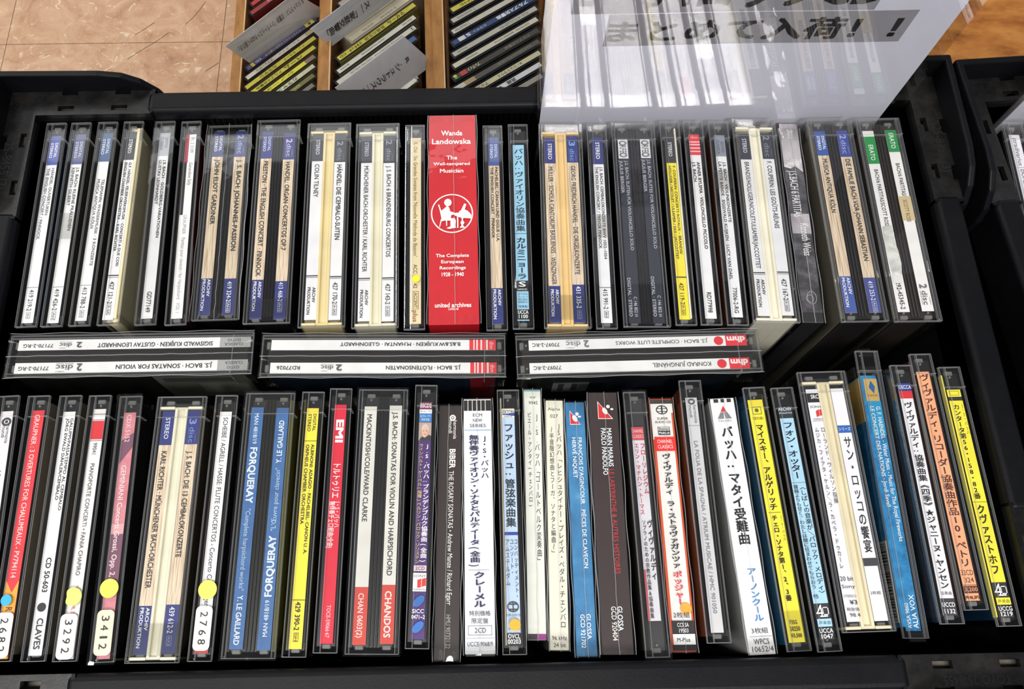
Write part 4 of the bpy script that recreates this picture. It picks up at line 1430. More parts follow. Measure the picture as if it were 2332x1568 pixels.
sleeve(o, X, .0090, .121, .131, (912, 1479, '#dfdccb', [('H', 'Alpha', 932, .0020, .10, .84, '#33332f'), ('H', '027', 947, .0018, .24, .70, '#33332f'),
       ('V', 'JSバッハ「レヒシュタイナー・プレイズ・ペダル・チェンバロ', 962, 1430, .73, .32, '#23231f'), ('V', '〜半音階幻想曲とフーガ、ソナタと編曲〜」', 971, 1267, .30, .28, '#23231f'),
       ('H', '96 kHz', 1452, .0018, .10, .90, '#33332f'), ('H', '24 bit', 1468, .0018, .18, .84, '#33332f')]), '#cfcbb8', seam=.0006)
o, X, _ = start('L17', 'card_sleeve', 'mottled blue card sleeve with a red triangle badge', 'CD sleeve', H=.402, depth=.133)
BLM = noise_print('mottled_blue_print', [(.28, '#22587f'), (.48, '#2f74a6'), (.62, '#3b83b3'), (.75, '#5f9cbf')], 70)
GW = '#e3e9ee'


def tri(y0, y1, w0, w1):
    return [('P', [(y0 - 2, w0 - .02), (y1 + 1.5, w1 + .05), (y1 + 1.5, w0 - .02)], '#e8dcd8'), ('P', [(y0 + 1, w0), (y1, w1), (y1, w0)], '#c82c2c'),
            ('D', (y0 + y1) / 2 + 2, (w0 + w1) / 2, .0013, '#ece6e2', .0016, .5), ('D', (y0 + y1) / 2 - 8, (w0 + w1) / 2 + .12, .0009, '#ece6e2'), ('D', (y0 + y1) / 2 - 2, (w0 + w1) / 2 + .25, .0008, '#ece6e2', .0005)]


sleeve(o, X, .0098, .122, .133, (916, 1494, BLM, tri(936, 965, .22, .72) + [('T', 'FRANÇOIS D\'AGINCOUR   PIÈCES DE CLAVECIN', 996, 1293, .68, .21, GW, .006), ('T', 'HERVÉ NIQUET', 996, 1088, .36, .21, GW, .006),
       ('T', 'GLOSSA', 1397, 1455, .66, .22, GW, .008), ('T', 'GCD 921702', 1398, 1475, .36, .22, GW, .008)]), BLM and '#27678f', seam=.0004)
o, X, _ = start('L18', 'digipak', 'wide dark brown wrapped folder with a red triangle badge and dim red print', 'CD folder', H=.397, depth=.138)
DB = '#332726'
sleeve(o, X, .0146, .124, .138, (894, 1490, DB, tri(915, 952, .32, .78) + [('T', 'MARIN MARAIS', 975, 1062, .66, .17, GW, .006), ('T', 'LE LABYRINTHE & AUTRES HISTOIRES', 1068, 1306, .66, .17, '#b03038', .006), ('T', 'PAOLO PANDOLFO', 975, 1081, .45, .17, GW, .006),
       ('T', 'GLOSSA', 1380, 1436, .64, .17, GW, .008), ('T', 'GCD 920404', 1380, 1458, .44, .17, '#cfcac6', .008)]), '#2a2120', seam=.0006)
o, X, _ = start('L19', 'jewel_case', 'grey clear case whose lilac-white spine carries pink and black upright lettering')
LIL = '#d9d7e0'
CR = '#cc4a54'
case_single(o, X, (972, 1413, LIL, [('R', 972, 1002, 0, 1, CR), ('H', 'CHANNEL', 981, .0017, .04, .98, '#ecd3d4'), ('H', 'CLASSICS', 993, .0017, .04, .98, '#ecd3d4'), ('R', 1296, 1413, 0, .16, CR),
            ('V', 'フローリレジウム', 1008, 1125, .80, .44, '#c8384a', .014), ('V', 'エリン・マナハン・トーマス', 1008, 1172, .30, .38, '#c8384a', .012), ('V', 'ヴィヴァルディ', 1183, 1320, .80, .46, '#2a2a30', .016),
            ('V', 'ソプラノのための宗教作品集&協奏曲集', 1183, 1408, .34, .32, '#2a2a30', .008)]), tray='#3b3a3c', left='#4a453f', right='#2b2b2d')
wrap_film(o, .011, .125, .142, None, True, off=.0008, rng=random.Random(41), sides=False)
o, X, _ = start('L20', 'slip_box', 'orange-sided box with a white spine, red block and orange dot', 'CD slip box', H=.402, depth=.133)
sa = [('O', 933, .5, .0024, .0030, .0005, INK), ('R', 929.5, 931, .28, .72, INK), ('R', 936, 937.5, .28, .72, INK), ('R', 925, 941, .47, .53, INK)]
sleeve(o, X, .0116, .122, .133, (910, 1481, '#e8e4e0', [('R', 910, 919, 0, 1, '#3b3634'), ('R', 1000, 1481, 0, .10, '#d2552a'), ('R', 940, 1481, .92, 1, '#d2552a')] + sa + [('H', 'SUPER', 953, .0012, .25, .75, INK), ('H', 'AUDIO CD', 961, .0012, .14, .86, INK),
       ('B', 972, 981.5, .24, .78, .0002, INK), ('H', 'Stereo', 976.5, .0012, .28, .74, INK, .01), ('R', 981, 990.5, .24, .78, INK), ('H', 'Multi-ch', 985.5, .0012, .27, .75, WHITE, .01),
       ('R', 995, 1027, .05, .97, '#d8302c'), ('H', 'CHANNEL', 1005, .0018, .16, .84, '#f3dedb'), ('H', 'CLASSICS', 1017, .0018, .16, .84, '#f3dedb'),
       ('V', 'ヴィヴァルディ ラ・ストラヴァガンツァ', 1033, 1294, .5, .40, '#1f1c1c', .020), ('V', 'ポッジャー', 1300, 1377, .5, .42, '#d02a30', .020), ('H', '2枚組', 1400, .0026, .16, .84, INK),
       ('R', 1413, 1443, .06, .98, '#242021'), ('H', 'CCS SA', 1422, .0018, .28, .76, WHITE), ('H', '19503', 1435, .0018, .34, .72, WHITE), ('R', 1443, 1467, .06, .98, '#e9e7e2'), ('H', 'M-Plus', 1456, .0018, .22, .76, INK, .012), ('R', 1467, 1481, 0, 1, '#1b1a1a')]), '#c24a24', seam=.0006)
dot(o, X, .0024, 1385, .0027, '#f3a83a', .133)
o, X, _ = start('L21', 'jewel_case', 'pale grey spine with serif print in a case raised above its neighbours, near row')
case_single(o, X, (905, 1440, '#c9c9cb', [('O', 914, .5, .0016, .0018, .0009, '#55555a'), ('T', 'harmonia', 922, 963, .74, .28, '#6a6a6e'), ('T', 'mundi', 922, 950, .36, .28, '#6a6a6e'), ('R', 968, 969, 0, 1, '#8a8a8e'),
            ('T', 'LA FOLIA DE LA SPAGNA / ATRIUM MUSICAE / HMC 901050', 1004, 1396, .5, .34, '#7b7b80')]), left='#7c4a33', right='#4a4844', lx=(-.0030, .0028))
o, X, _ = start('L22', 'slip_box', 'white box with bold black and bright blue upright lettering', 'CD slip box', H=.400, depth=.135)
sleeve(o, X, .0124, .122, .135, (907, 1490, '#eeeef0', [('R', 908, 916, .14, .34, '#33302e'), ('R', 908, 916, .44, .60, '#33302e'), ('R', 908, 916, .70, .88, '#33302e'),
       ('P', [(924, .5), (937, .37), (937, .63)], '#cf3034'), ('P', [(938, .36), (953, .20), (953, .47), (938, .49)], '#7d7d82'), ('P', [(938, .64), (953, .80), (953, .53), (938, .51)], '#7d7d82'), ('H', 'TELDEC', 958, .0011, .2, .8, '#8c8c90'),
       ('V', 'バッハ:マタイ受難曲', 970, 1240, .50, .50, '#1d1b1c', .022), ('V', 'アーノンクール', 1292, 1415, .58, .40, '#2f80c4', .012), ('H', '3枚組', 1435, .0026, .20, .84, INK), ('R', 1448, 1449, .1, .98, '#8a8a8e'),
       ('H', 'WPCS', 1460, .0024, .22, .82, INK), ('H', '10652/4', 1477, .0024, .12, .94, INK)]), '#cfcfd0', seam=.0008, round_=.0012)
o, X, _ = start('L23', 'jewel_case', 'yellow paper-banded case with bold black upright lettering, right of the white box')
YE2 = '#f2e23e'
case_single(o, X, (910, 1462, YE2, [('B', 926, 943, .2, .82, .0003, '#6a6420'), ('D', 934, .5, .0010, '#6a6420'), ('H', '〈室内楽〉', 952, .0016, .12, .9, '#3a3818'),
            ('V', 'マイスキー、アルゲリッチ', 965, 1162, .5, .52, '#25230f', .024), ('R', 1166, 1167, .1, .9, '#55521c'), ('V', 'チェロ・ソナタ第1、2、3番', 1172, 1368, .44, .40, '#25230f', .022), ('V', 'J・S・バッハ', 1172, 1232, .86, .18, '#3a3818'),
            ('H', 'F35G', 1416, .0018, .24, .70, '#25230f', .01), ('H', '50250', 1431, .0020, .20, .82, '#25230f', .01), ('H', '¥3,500', 1447, .0020, .18, .86, '#25230f', .014)]), left='#1d4a66', right='#6d6a22', lx=(-.0038, .0036))
tape(o, -.0052, .0052, -.045, -.0625, .142)
o, X, _ = start('L24', 'jewel_case', 'sky blue spine with bold black lettering, left of the ivory-pillared case in the near row')
SKY = '#a9d2ea'


def fourd(y0, y1):
    """the outlined 4D mark"""
    d = (y1 - y0)
    o_ = '#eceaea'
    return [('B', y0 + .2 * d, y1 - .15 * d, .50, .92, .0004, o_), ('P', [(y0, .40), (y0 + .7 * d, .06), (y0 + .7 * d, .16), (y0 + .14 * d, .46)], o_), ('R', y0 + .62 * d, y0 + .74 * d, .06, .52, o_), ('R', y0, y1, .38, .46, o_), ('R', y1 - .12 * d, y1, .28, .80, o_)]


case_single(o, X, (925, 1455, '#303236', [('H', 'ARCHIV', 931, .0018, .0, 1, '#cfe0ea', .012), ('H', 'PRODUKTION', 940, .0009, .02, .98, '#cfe0ea'), ('R', 952, 1373, 0, 1, SKY), ('V', 'フォン・オッター', 960, 1090, .5, .80, '#1d2830', .020), ('R', 1098, 1099, 0, 1, '#5a7484'),
            ('V', '〈しばしの音楽が／バロック・メロディ〉', 1102, 1358, .72, .46, '#24323c', .010), ('V', '薔薇よりも甘く、わたしは闇に住まわせてもらおう 他', 1103, 1362, .24, .36, '#24323c', .006)] + fourd(1376, 1404)
            + [('R', 1408, 1426, .02, .98, SKY), ('H', '声楽曲', 1417, .0016, .1, .9, '#24323c'), ('H', 'UCCA', 1435, .0020, .04, .96, WHITE, .012), ('H', '1047', 1448, .0020, .1, .9, WHITE, .012)]), lx=(-.0034, .0034))
o, X, _ = start('L25', 'double_jewel_case', 'double case with ivory pillar between two white lettered spines, near row')
case_double(o, X, [(886, 1415, '#e8e6ec', [('R', 895, 912, 0, 1, '#26262a'), ('H', 'SRC', 903, .0021, .3, .9, WHITE, .01), ('R', 912, 916, 0, 1, '#26262a'), ('H', 'SONY', 926, .0013, .1, 1.0, INK), ('P', [(936, .5), (932, .74), (947, .74), (949, .5)], '#cf392f'), ('P', [(933, .78), (931, 1.0), (945, 1.0), (947, .78)], '#cf392f'),
                    ('H', 'CLASSICAL', 954, .0008, .2, 1.0, INK), ('R', 958, 959, .1, 1, '#9a9a9e'), ('V', 'ローランド・ウィルソン指揮', 972, 1147, .78, .34, INK), ('V', 'ムジカ・フィアタ・ケルン／ラ・カペラ・ドゥカーレ', 972, 1295, .30, .34, INK),
                    ('H', '20 bit', 1317, .0021, .02, 1.0, '#3a3a3e'), ('H', 'Sony', 1336, .0021, .04, 1.0, '#3a3a3e'), ('H', 'STEREO', 1357, .0012, .04, .96, '#6a6a6e'), ('H', '¥3', 1371, .0020, .4, .95, INK, .01), ('H', '税抜価', 1387, .0016, .1, 1.0, INK), ('H', '98.4', 1400, .0017, .25, 1.0, INK)]),
                   (884, 1413, '#e8e6ec', [('R', 968, 985, .0, 1, '#2f5fae'), ('H', 'シリーズ', 976, .0018, .05, .98, '#e4eaf4'), ('V', 'サン・ロッコの饗宴', 992, 1258, .56, .62, INK, .012), ('R', 1270, 1288, 0, 1, '#3d3d44'), ('H', '2枚組', 1349, .0016, .08, .84, '#55555a')])],
            pillar='#ddd3b4', caps=True, tray='#26262a', lx=((-.0090, -.0026), (.0036, .0100)))
o, X, _ = start('L26', 'outer_case', 'tall clear outer case holding a blue folder with gold label, sticking up at the right', 'CD case', H=.402, depth=.133)
o['group'] = NEAR
m = MB()
c_ = clear()
T, Lh, D = .0118, .142, .133
m.box(-T / 2, T / 2, -Lh / 2, Lh / 2, 0, D, c_, .0007, 2)
m.box(-T / 2 - .0014, -T / 2 + .0002, -Lh / 2 + .004, Lh / 2 - .008, 0, D - .003, c_, .0005, 2)
edges(m, T, Lh, D, (-.0028, .0042))
m.box(-T / 2 + .002, T / 2 - .0026, Lh / 2 - .003, Lh / 2 + .002, .02, D - .001, c_, .0006, 2)
m.box(-T / 2 + .0028, T / 2 - .0006, -Lh / 2 - .002, -Lh / 2 + .003, .02, D - .001, c_, .0006, 2)
m.obj('clear_shell', o)
f_ = MB()
SEA = noise_print('sea_blue_print', [(.3, '#0f5f96'), (.5, '#1d82bd'), (.66, '#2c93cb'), (.8, '#5ab4dc')], 190)
f_.box(-.0046, .0036, -.066, .058, .004, D - .0016, SEA, .0003, 1)
f_.obj('card_folder', o)
GOLD = '#c9a65e'
spine(o, X, -.0036, .0035, D - .0014, 862, 1436, SEA, [('R', 862, 913, 0, .94, GOLD), ('P', [(866, .5), (880, .76), (896, .62), (882, .30)], '#2a5f96'), ('H', 'ALIAVOX', 900, .0012, .1, .86, '#6a4e28'), ('R', 913, 990, 0, 1, '#1f93c6'),
      ('T', 'G. F. HAENDEL - Water Music - Music for The Royal Fireworks', 925, 1232, .72, .30, '#e4edf2', .006), ('T', 'LE CONCERT DES NATIONS · Jordi Savall', 925, 1153, .28, .30, '#e4edf2', .006),
      ('U', 'ALIA VOX', 1353, 1430, .68, .34, '#e4edf2', .006), ('U', 'AVSA 9860', 1372, 1430, .26, .28, '#e4edf2')], name='printed_spine')
b_ = MB()
b_.box(-.0050, -.0047, .034, .057, .070, D - .004, paint(GOLD))
b_.obj('gold_label', o)
b_ = MB()
b_.box(-.0050, -.0047, -.064, -.026, .085, D - .004, paint('#d2d0c6'))
rb = random.Random(3)
yy = -.063
while yy < -.027:
    w_ = rb.choice((.0003, .0006, .0009))
    b_.box(-.00506, -.0050, yy, yy + w_, .095, D - .005, paint('#1c1c1e'))
    yy += w_ + rb.choice((.0004, .0006, .0009))
b_.obj('bar_code', o)
wrap_film(o, .0082, .124, D - .0012, None, True, off=.0006, rng=random.Random(51), sides=False)
o, X, _ = start('L27', 'jewel_case', 'white spine topped by blue and red blocks, half hidden behind the tall clear case')
case_single(o, X, (872, 1400, '#e6e4e8', [('R', 872, 890, 0, 1, '#2d3a86'), ('H', 'DECCA', 881, .0020, .05, 1.0, '#dfe3f0', .01), ('R', 890, 907, 0, 1, '#cf2f36'), ('V', 'ヴィヴァルディ:協奏曲集《四季》★ジャニーヌ・ヤンセン', 915, 1340, .5, .70, '#26262a', .018),
            ('H', '協奏曲', 1350, .0016, .1, .9, '#5a5a5e'), ('R', 1362, 1400, 0, 1, '#3a3a3e'), ('H', 'UCCD', 1376, .0020, .04, .96, WHITE, .012), ('H', '1132', 1391, .0020, .1, .9, WHITE, .012)]), right='#3f2c26', lx=(-.0030, .0034))
o, X, _ = start('L28', 'jewel_case', 'salmon orange spine with bold brown lettering, second from the right in the near row')
OR = '#f0a77c'
BR = '#4f2c22'
case_single(o, X, (846, 1367, OR, [('V', 'ヴィヴァルディ・リコーダー協奏曲作品10・ペトリ', 851, 1290, .52, .84, BR, .018), ('H', '32CD', 1303, .0024, .06, .94, BR), ('H', '324', 1320, .0022, .2, .86, BR), ('R', 1331, 1332, 0, 1, BR), ('R', 1334, 1350, 0, 1, BR), ('H', '3,200', 1342, .0020, .04, .98, OR),
            ('H', 'PHILIPS', 1360, .0015, .0, 1.0, BR, .014)]), left='#5a3a30', right='#3a2622', lx=(-.0034, .0030))
o, X, _ = start('L29', 'jewel_case', 'yellow spine with bold black lettering, rightmost of the near row')
case_single(o, X, (884, 1405, '#323230', [('R', 887, 903, 0, 1, YE2), ('B', 890, 900, .14, .86, .0002, '#5a5518'), ('R', 912, 1325, 0, 1, YE2), ('V', 'カンタータ第56・158・82番', 920, 1136, .42, .52, '#25230f', .020), ('V', 'J・S・バッハ', 918, 990, .86, .22, '#3a3818'), ('R', 1142, 1143, 0, 1, '#55521c'),
            ('V', 'クヴァストホフ', 1148, 1308, .46, .62, '#25230f', .020)] + fourd(1328, 1356) + [('R', 1360, 1376, .02, .98, YE2), ('H', '声楽曲', 1368, .0016, .1, .9, '#3a3818'), ('H', 'UCCG', 1385, .0020, .04, .96, WHITE, .012), ('H', '1219', 1397, .0020, .1, .9, WHITE, .012)]),
            left='#16334d', lx=(-.0034, .0034), strip=(-.0046, -.0040, YE2))

# ---- discs in the second crate
o, X, _ = start('R1', 'jewel_case', 'white italic-lettered spine in the second crate')
case_single(o, X, (307, 735, '#e4e2ea', [('T', 'stradivarius', 314, 377, .5, .42, '#6a6a72'), ('R', 381, 382, .1, .9, '#8a8a92'), ('T', 'DOMENICO SCARLATTI - COMPLETE SONATAS', 386, 640, .5, .32, '#55555c')]))
o, X, _ = start('R2', 'double_jewel_case', 'cream-labelled double case at the right edge, in the second crate')
case_double(o, X, [(304, 728, '#eadfd4', []), (304, 728, '#eadfd4', [])], lx=((-.0094, -.0008), (.0010, .0096)), pillar='#d9cfc0')


def sign(label, name, P00, P10, up, W, Hh, margin, paper_els=None, seed=1):
    """laminated sheet: a paper inside two clear films, standing on its lower edge"""
    o = thing(name, label, 'sign')
    o.location = P00
    ex = (P10 - P00).normalized()
    up = up.normalized()
    n = ex.cross(up).normalized()       # faces the viewer
    return o, ex, up, n


# ---- the laminated sign behind the far row
YS = 0.2832
o = thing('laminated_sign', 'clear-laminated paper sign standing upright behind the right half of the far row', 'sign')
bl, br = on_wall(1212, 275, YS), on_wall(2041, 275, YS)
ang = CRATE_YAW * .5
xl, xr = bl.x, br.x
zb, zt = CAMZ - 0.455, CAMZ - 0.455 + 0.303
o.location = ((xl + xr) / 2, YS + .0016, zb)
o.rotation_euler = (0, 0, CRATE_YAW)
W_, H_ = xr - xl, zt - zb
g_ = MB()
film = clear('laminate_film', 1.62, .02, .98, .05, 25, 1.75)
nx, nz = 24, 24
rs = random.Random(17)


def bow(x, z):
    return -.0016 * math.sin(math.pi * (x / W_ + .5)) * (z / H_) + .0004 * math.sin(9 * x / W_ + 4 * z / H_)


vs, fs = [], []
for j in range(nz + 1):
    for i in range(nx + 1):
        x, z = -W_ / 2 + W_ * i / nx, H_ * j / nz
        vs.append((x, bow(x, z) - .00035, z))
for j in range(nz):
    for i in range(nx):
        a = j * (nx + 1) + i
        fs.append((a, a + 1, a + nx + 2, a + nx + 1))
g_.add(vs, fs, film, True)
g_.add([(x, y + .0007, z) for x, y, z in vs], [f[::-1] for f in fs], film, True)
g_.obj('laminate_film', o)
p_ = MB()
mx0, mx1, mz = .0042, .0085, .006
pw0, pw1 = -W_ / 2 + mx0, W_ / 2 - mx1
PAPER = paint('#ebebfb', .6, .3, .01)


def sheet(x0, x1, z0, z1, off, m, nn=12):
    vs, fs = [], []
    for j in range(nn + 1):
        for i in range(nn + 1):
            x, z = x0 + (x1 - x0) * i / nn, z0 + (z1 - z0) * j / nn
            vs.append((x, bow(x, z) - off, z))
    for j in range(nn):
        for i in range(nn):
            a = j * (nn + 1) + i
            fs.append((a, a + 1, a + nn + 2, a + nn + 1))
    p_.add(vs, fs, m, True)


sheet(pw0, pw1, mz, H_ - .006, 0, PAPER)


def sz(v):
    return on_wall(1600, v, YS).z - zb


def sx_(u, v):
    return on_wall(u, v, YS).x - (xl + xr) / 2


BAND = paint('#a2a0a8', .6, .3, .02)
sheet(sx_(1372, 103), sx_(2047, 103), sz(103), sz(31), .00008, BAND)
sheet(sx_(1300, 29), sx_(1992, 29), sz(29), sz(29) + .026, .00008, BAND)


def sign_text(t, u0, u1, v, z0, z1, bold, off=.00016):
    vs, fs, bb = glyphs(t, bold)
    x0, x1 = sx_(u0, v), sx_(u1, v)
    k = (x1 - x0) / (bb[1] - bb[0])
    ky = (z1 - z0) / (bb[3] - bb[2])
    P = []
    for x, y, q_ in vs:
        X_, Z_ = x0 + (x - bb[0]) * k, z0 + (y - bb[2]) * ky
        P.append((X_, bow(X_, Z_) - off - q_ * .00006, Z_))
    p_.add(P, fs, paint('#18181b', .5))


sign_text('まとめて入荷！！', 1384, 2052, 67, sz(95), sz(44), .03)
sign_text('バロックCD', 1480, 2002, 15, sz(21), sz(21) + .021, .03)
p_.obj('printed_paper', o)

# ---- corner of another sign in the second crate
o = thing('laminated_sign', 'corner of a white laminated card in the second crate, cut by the right edge', 'sign')
q0 = on_wall(2289, 277, .2800)
o.location = (q0.x + .002, .2866, CAMZ - .455)
o.rotation_euler = (0, 0, R(5.0))
m = MB()
m.box(0, .21, -.0003, .0003, 0, .303, clear('laminate_film'))
m.obj('laminate_film', o)
m = MB()
m.box(.004, .206, -.0002, .0002, .004, .299, PAPER)
m.obj('printed_paper', o)

# ------------------------------------------------------------------ floor, table, counter
FLH = CAMZ


def floor_mat():
    m, nt, b = new_mat('marbled_floor_tile')
    tc = nod(nt, 'ShaderNodeTexCoord')
    n = nod(nt, 'ShaderNodeTexNoise')
    n.inputs['Scale'].default_value = 13
    n.inputs['Detail'].default_value = 9
    n.inputs['Roughness'].default_value = .72
    n.inputs['Distortion'].default_value = 1.1
    nt.links.new(tc.outputs['Object'], n.inputs['Vector'])
    r = nod(nt, 'ShaderNodeValToRGB')
    e = r.color_ramp.elements
    e[0].position, e[0].color = .30, lin('#9a7558')
    e[1].position, e[1].color = .74, lin('#ead3b6')
    for p, c in ((.42, '#bd9574'), (.52, '#c8a283'), (.60, '#cfab8b'), (.66, '#d9b999')):
        k = e.new(p)
        k.color = lin(c)
    nt.links.new(n.outputs['Fac'], r.inputs['Fac'])
    n3 = nod(nt, 'ShaderNodeTexNoise')
    n3.inputs['Scale'].default_value = 44
    n3.inputs['Detail'].default_value = 7
    n3.inputs['Roughness'].default_value = .65
    n3.inputs['Distortion'].default_value = 1.6
    nt.links.new(tc.outputs['Object'], n3.inputs['Vector'])
    r3 = nod(nt, 'ShaderNodeValToRGB')
    r3.color_ramp.elements[0].position = .60
    r3.color_ramp.elements[0].color = (0, 0, 0, 1)
    r3.color_ramp.elements[1].position = .66
    r3.color_ramp.elements[1].color = (.75, .75, .75, 1)
    nt.links.new(n3.outputs['Fac'], r3.inputs['Fac'])
    m3 = nod(nt, 'ShaderNodeMix')
    m3.data_type = 'RGBA'
    nt.links.new(r3.outputs['Color'], m3.inputs[0])
    nt.links.new(r.outputs['Color'], m3.inputs[6])
    m3.inputs[7].default_value = lin('#ecd9c0')
    br = nod(nt, 'ShaderNodeTexBrick')
    br.offset = 0
    br.inputs['Scale'].default_value = 1
    br.inputs['Brick Width'].default_value = .45
    br.inputs['Row Height'].default_value = .45
    br.inputs['Mortar Size'].default_value = .0008
    br.inputs['Mortar Smooth'].default_value = .3
    nt.links.new(tc.outputs['Object'], br.inputs['Vector'])
    mx = nod(nt, 'ShaderNodeMix')
    mx.data_type = 'RGBA'
    nt.links.new(br.outputs['Fac'], mx.inputs[0])
    nt.links.new(m3.outputs[2], mx.inputs[6])
    mx.inputs[7].default_value = lin('#5c4434')
    nt.links.new(mx.outputs[2], b.inputs['Base Color'])
    b.inputs['Roughness'].default_value = .38
    b.inputs['Specular IOR Level'].default_value = .4
    return m


FM = floor_mat()
m = MB()
m.box(-3.15, 3.15, -2.7, 3.6, -.02, 0, FM)
fl = m.obj('floor')
tag(fl, None, None, None, 'structure')
J = ground(506, 95, FLH)
fl.location = (J.x, J.y, 0)
fl.rotation_euler = (0, 0, R(.9))
Mi = (Matrix.Translation(fl.location) @ Matrix.Rotation(R(.9), 4, 'Z')).inverted()
for pts in ([(290, 135), (316, 118), (350, 98), (384, 75)], [(422, 56), (440, 40), (455, 22), (468, 4)], [(308, 79), (330, 66), (352, 51)], [(468, 162), (484, 152), (498, 143)]):
    m = MB()
    P = [Mi @ ground(u, v, FLH) for u, v in pts]
    vs, fs = [], []
    for i, p in enumerate(P):
        d = (P[min(i + 1, len(P) - 1)] - P[max(i - 1, 0)]).normalized()
        n = Vector((-d.y, d.x, 0)) * .0007
        vs += [p + n + Vector((0, 0, .0002)), p - n + Vector((0, 0, .0002))]
    for i in range(len(P) - 1):
        fs.append((2 * i, 2 * i + 1, 2 * i + 3, 2 * i + 2))
    m.add(vs, fs, paint('#6e5242'))
    m.obj('scuff_mark', fl)

WALL = paint('#d8d6d0', .7, .3, .02, 4)
for nm, q in (('wall_far', (-3.15, 3.15, 3.6, 3.7, -.02, 2.8)), ('wall_left', (-3.25, -3.15, -2.7, 3.7, -.02, 2.8))):
    m = MB()
    m.box(*q, WALL)
    tag(m.obj(nm), None, None, None, 'structure')

# display table under the crates
t = thing('display_table', 'low display table carrying the two black crates', 'table')
t.location = (.27, .135, 0)
TM = paint('#2b2623', .5)
m = MB()
m.box(-.60, .62, -.20, .20, TABLE_Z - .025, TABLE_Z, TM, .002)
m.obj('table_top', t)
for x in (-.56, .58):
    for y in (-.17, .17):
        m = MB()
        m.box(x - .02, x + .02, y - .02, y + .02, 0, TABLE_Z - .025, TM, .002)
        m.obj('leg', t)

BURL = noise_print('burl_veneer', [(.28, '#7a4416'), (.42, '#a9672a'), (.52, '#bd7a36'), (.62, '#c98a44'), (.74, '#a5632a')], 16, (1, 2.4, 1))
cz = CAMZ - .80
c = thing('wooden_counter', 'warm brown burl-veneered counter behind the crates at the upper right', 'counter')
c.location = (1.0, 0.98, 0)
m = MB()
m.box(-.62, .62, -.42, .55, cz - .03, cz, BURL, .003)
m.obj('counter_top', c)
m = MB()
m.box(-.60, .60, -.40, .53, 0, cz - .03, BURL)
m.obj('cabinet_body', c)

# ------------------------------------------------------------------ wooden racks of slanted discs behind the crate
WOOD = noise_print('rack_wood', [(.3, '#80551f'), (.5, '#97672c'), (.65, '#a37236'), (.75, '#8c5e28')], 40, (3, 1, 3))
EDGE = paint('#c9a678', .6)
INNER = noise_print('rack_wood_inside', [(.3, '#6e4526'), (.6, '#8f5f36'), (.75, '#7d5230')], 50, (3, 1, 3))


def rack(label, H, u0, u1, v, width, y0, y1, lift=.006):
    z = CAMZ - H + lift
    A, B = ground(u0, v, H - lift), ground(u1, v, H - lift)
    t_ = .0125
    o = thing('wooden_rack', label, 'CD rack', 'wooden disc racks')
    yaw = R(2.3)
    o.location = (A.x, A.y, 0)
    o.rotation_euler = (0, 0, yaw)
    zb = z - .17
    ya, yb = y0 - A.y, y1 - A.y
    for x in (0, t_ + width):
        m = MB()
        m.box(x, x + t_, ya, yb, 0, z, WOOD, .0008, 1)
        p = m.obj('side_panel', o)
        m = MB()
        m.box(x + t_ - .0006, x + t_ + .0010, ya, yb, z - .0022, z + .0003, EDGE)
        m.obj('edge_band', p)
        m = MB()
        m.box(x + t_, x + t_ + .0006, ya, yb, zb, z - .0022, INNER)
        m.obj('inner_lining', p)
    m = MB()
    m.box(t_, t_ + width, ya, yb, zb - .012, zb, WOOD)
    m.obj('shelf_board', o)
    for y in (ya, yb - .012):
        m = MB()
        m.box(t_, t_ + width, y, y + .012, 0, zb - .012, WOOD)
        m.obj('end_panel', o)
    return o, z


def rack_disc(P, th, H, T, label, group, base, els, tray='#1a1a1c', side='#26262a', fat=False, name='jewel_case', dx=0.0):
    o = thing(name, label, 'CD case', group)
    d = Vector((math.cos(th), math.sin(th), 0))
    c = Vector((P.x, P.y, CAMZ - H)) + d * (.0625 + dx)
    D = .142
    X = set_pose(o, c, th - math.pi / 2, D)
    h = T / 2
    m = MB()
    m.box(-h + .0016, h - .0012, -.0600, .0600, .003, D - .0026, paint(tray, .35))
    m.obj('tray', o)
    m = MB()
    m.box(h - .0011, h - .0007, -.0600, .0600, .004, D - .003, paint(side, .35))
    m.obj('back_inlay', o)
    if fat:
        strips = ((-.0096, -.0030), (.0030, .0096))
    else:
        strips = ((-.0030, .0031),)
    for a, b in strips:
        lb = Label((a, .0585, D - .0011), (0, -1, 0), (1, 0, 0), .117, b - a)
        lb.base(mt(base))
        lb.draw(els)
        lb.obj('spine_label', o)
    m = MB()
    c_ = clear()
    m.box(-h + .0026, h, -.0625, .0625, 0, D, c_, .0005, 1)
    m.box(-h, -h + .0024, -.0620, .0622, 0, D - .0002, c_, .0005, 1)
    m.box(h - .0012, h + .0003, .052, .0625, D - .016, D + .0003, c_, .0003, 1)
    m.obj('clear_shell', o)
    return o


G1, G2, G3 = 'discs in the left wooden rack', 'discs in the middle wooden rack', 'discs in the right wooden rack'
YB = '#c9bd3e'
r1, _ = rack('wooden rack whose leftmost side panel borders the tiled floor', .88, 524, 546, 190, .100, .50, 1.25)
r2, _ = rack('wooden rack in the middle, holding the second column of slanted discs', .77, 724, 749, 190, .110, .50, 1.25)
r3, _ = rack('wooden rack beside the clear sign, holding the third column of slanted discs', .755, 987, 1015, 190, .128, .50, 1.25)

AX = Vector((-.040, 1, 0))


def column(P0, th, H, pitch, items, G):
    for idx, T, lab, base, els, kw in items:
        P = P0 - AX * (pitch * idx)
        rack_disc(P, th, H, T, lab, G, base, els, **kw)


def jp(txt, a, b, col, w=.5, s=.7, bold=.012):
    return ('T', txt, a, b, w, s * .72, col, bold)


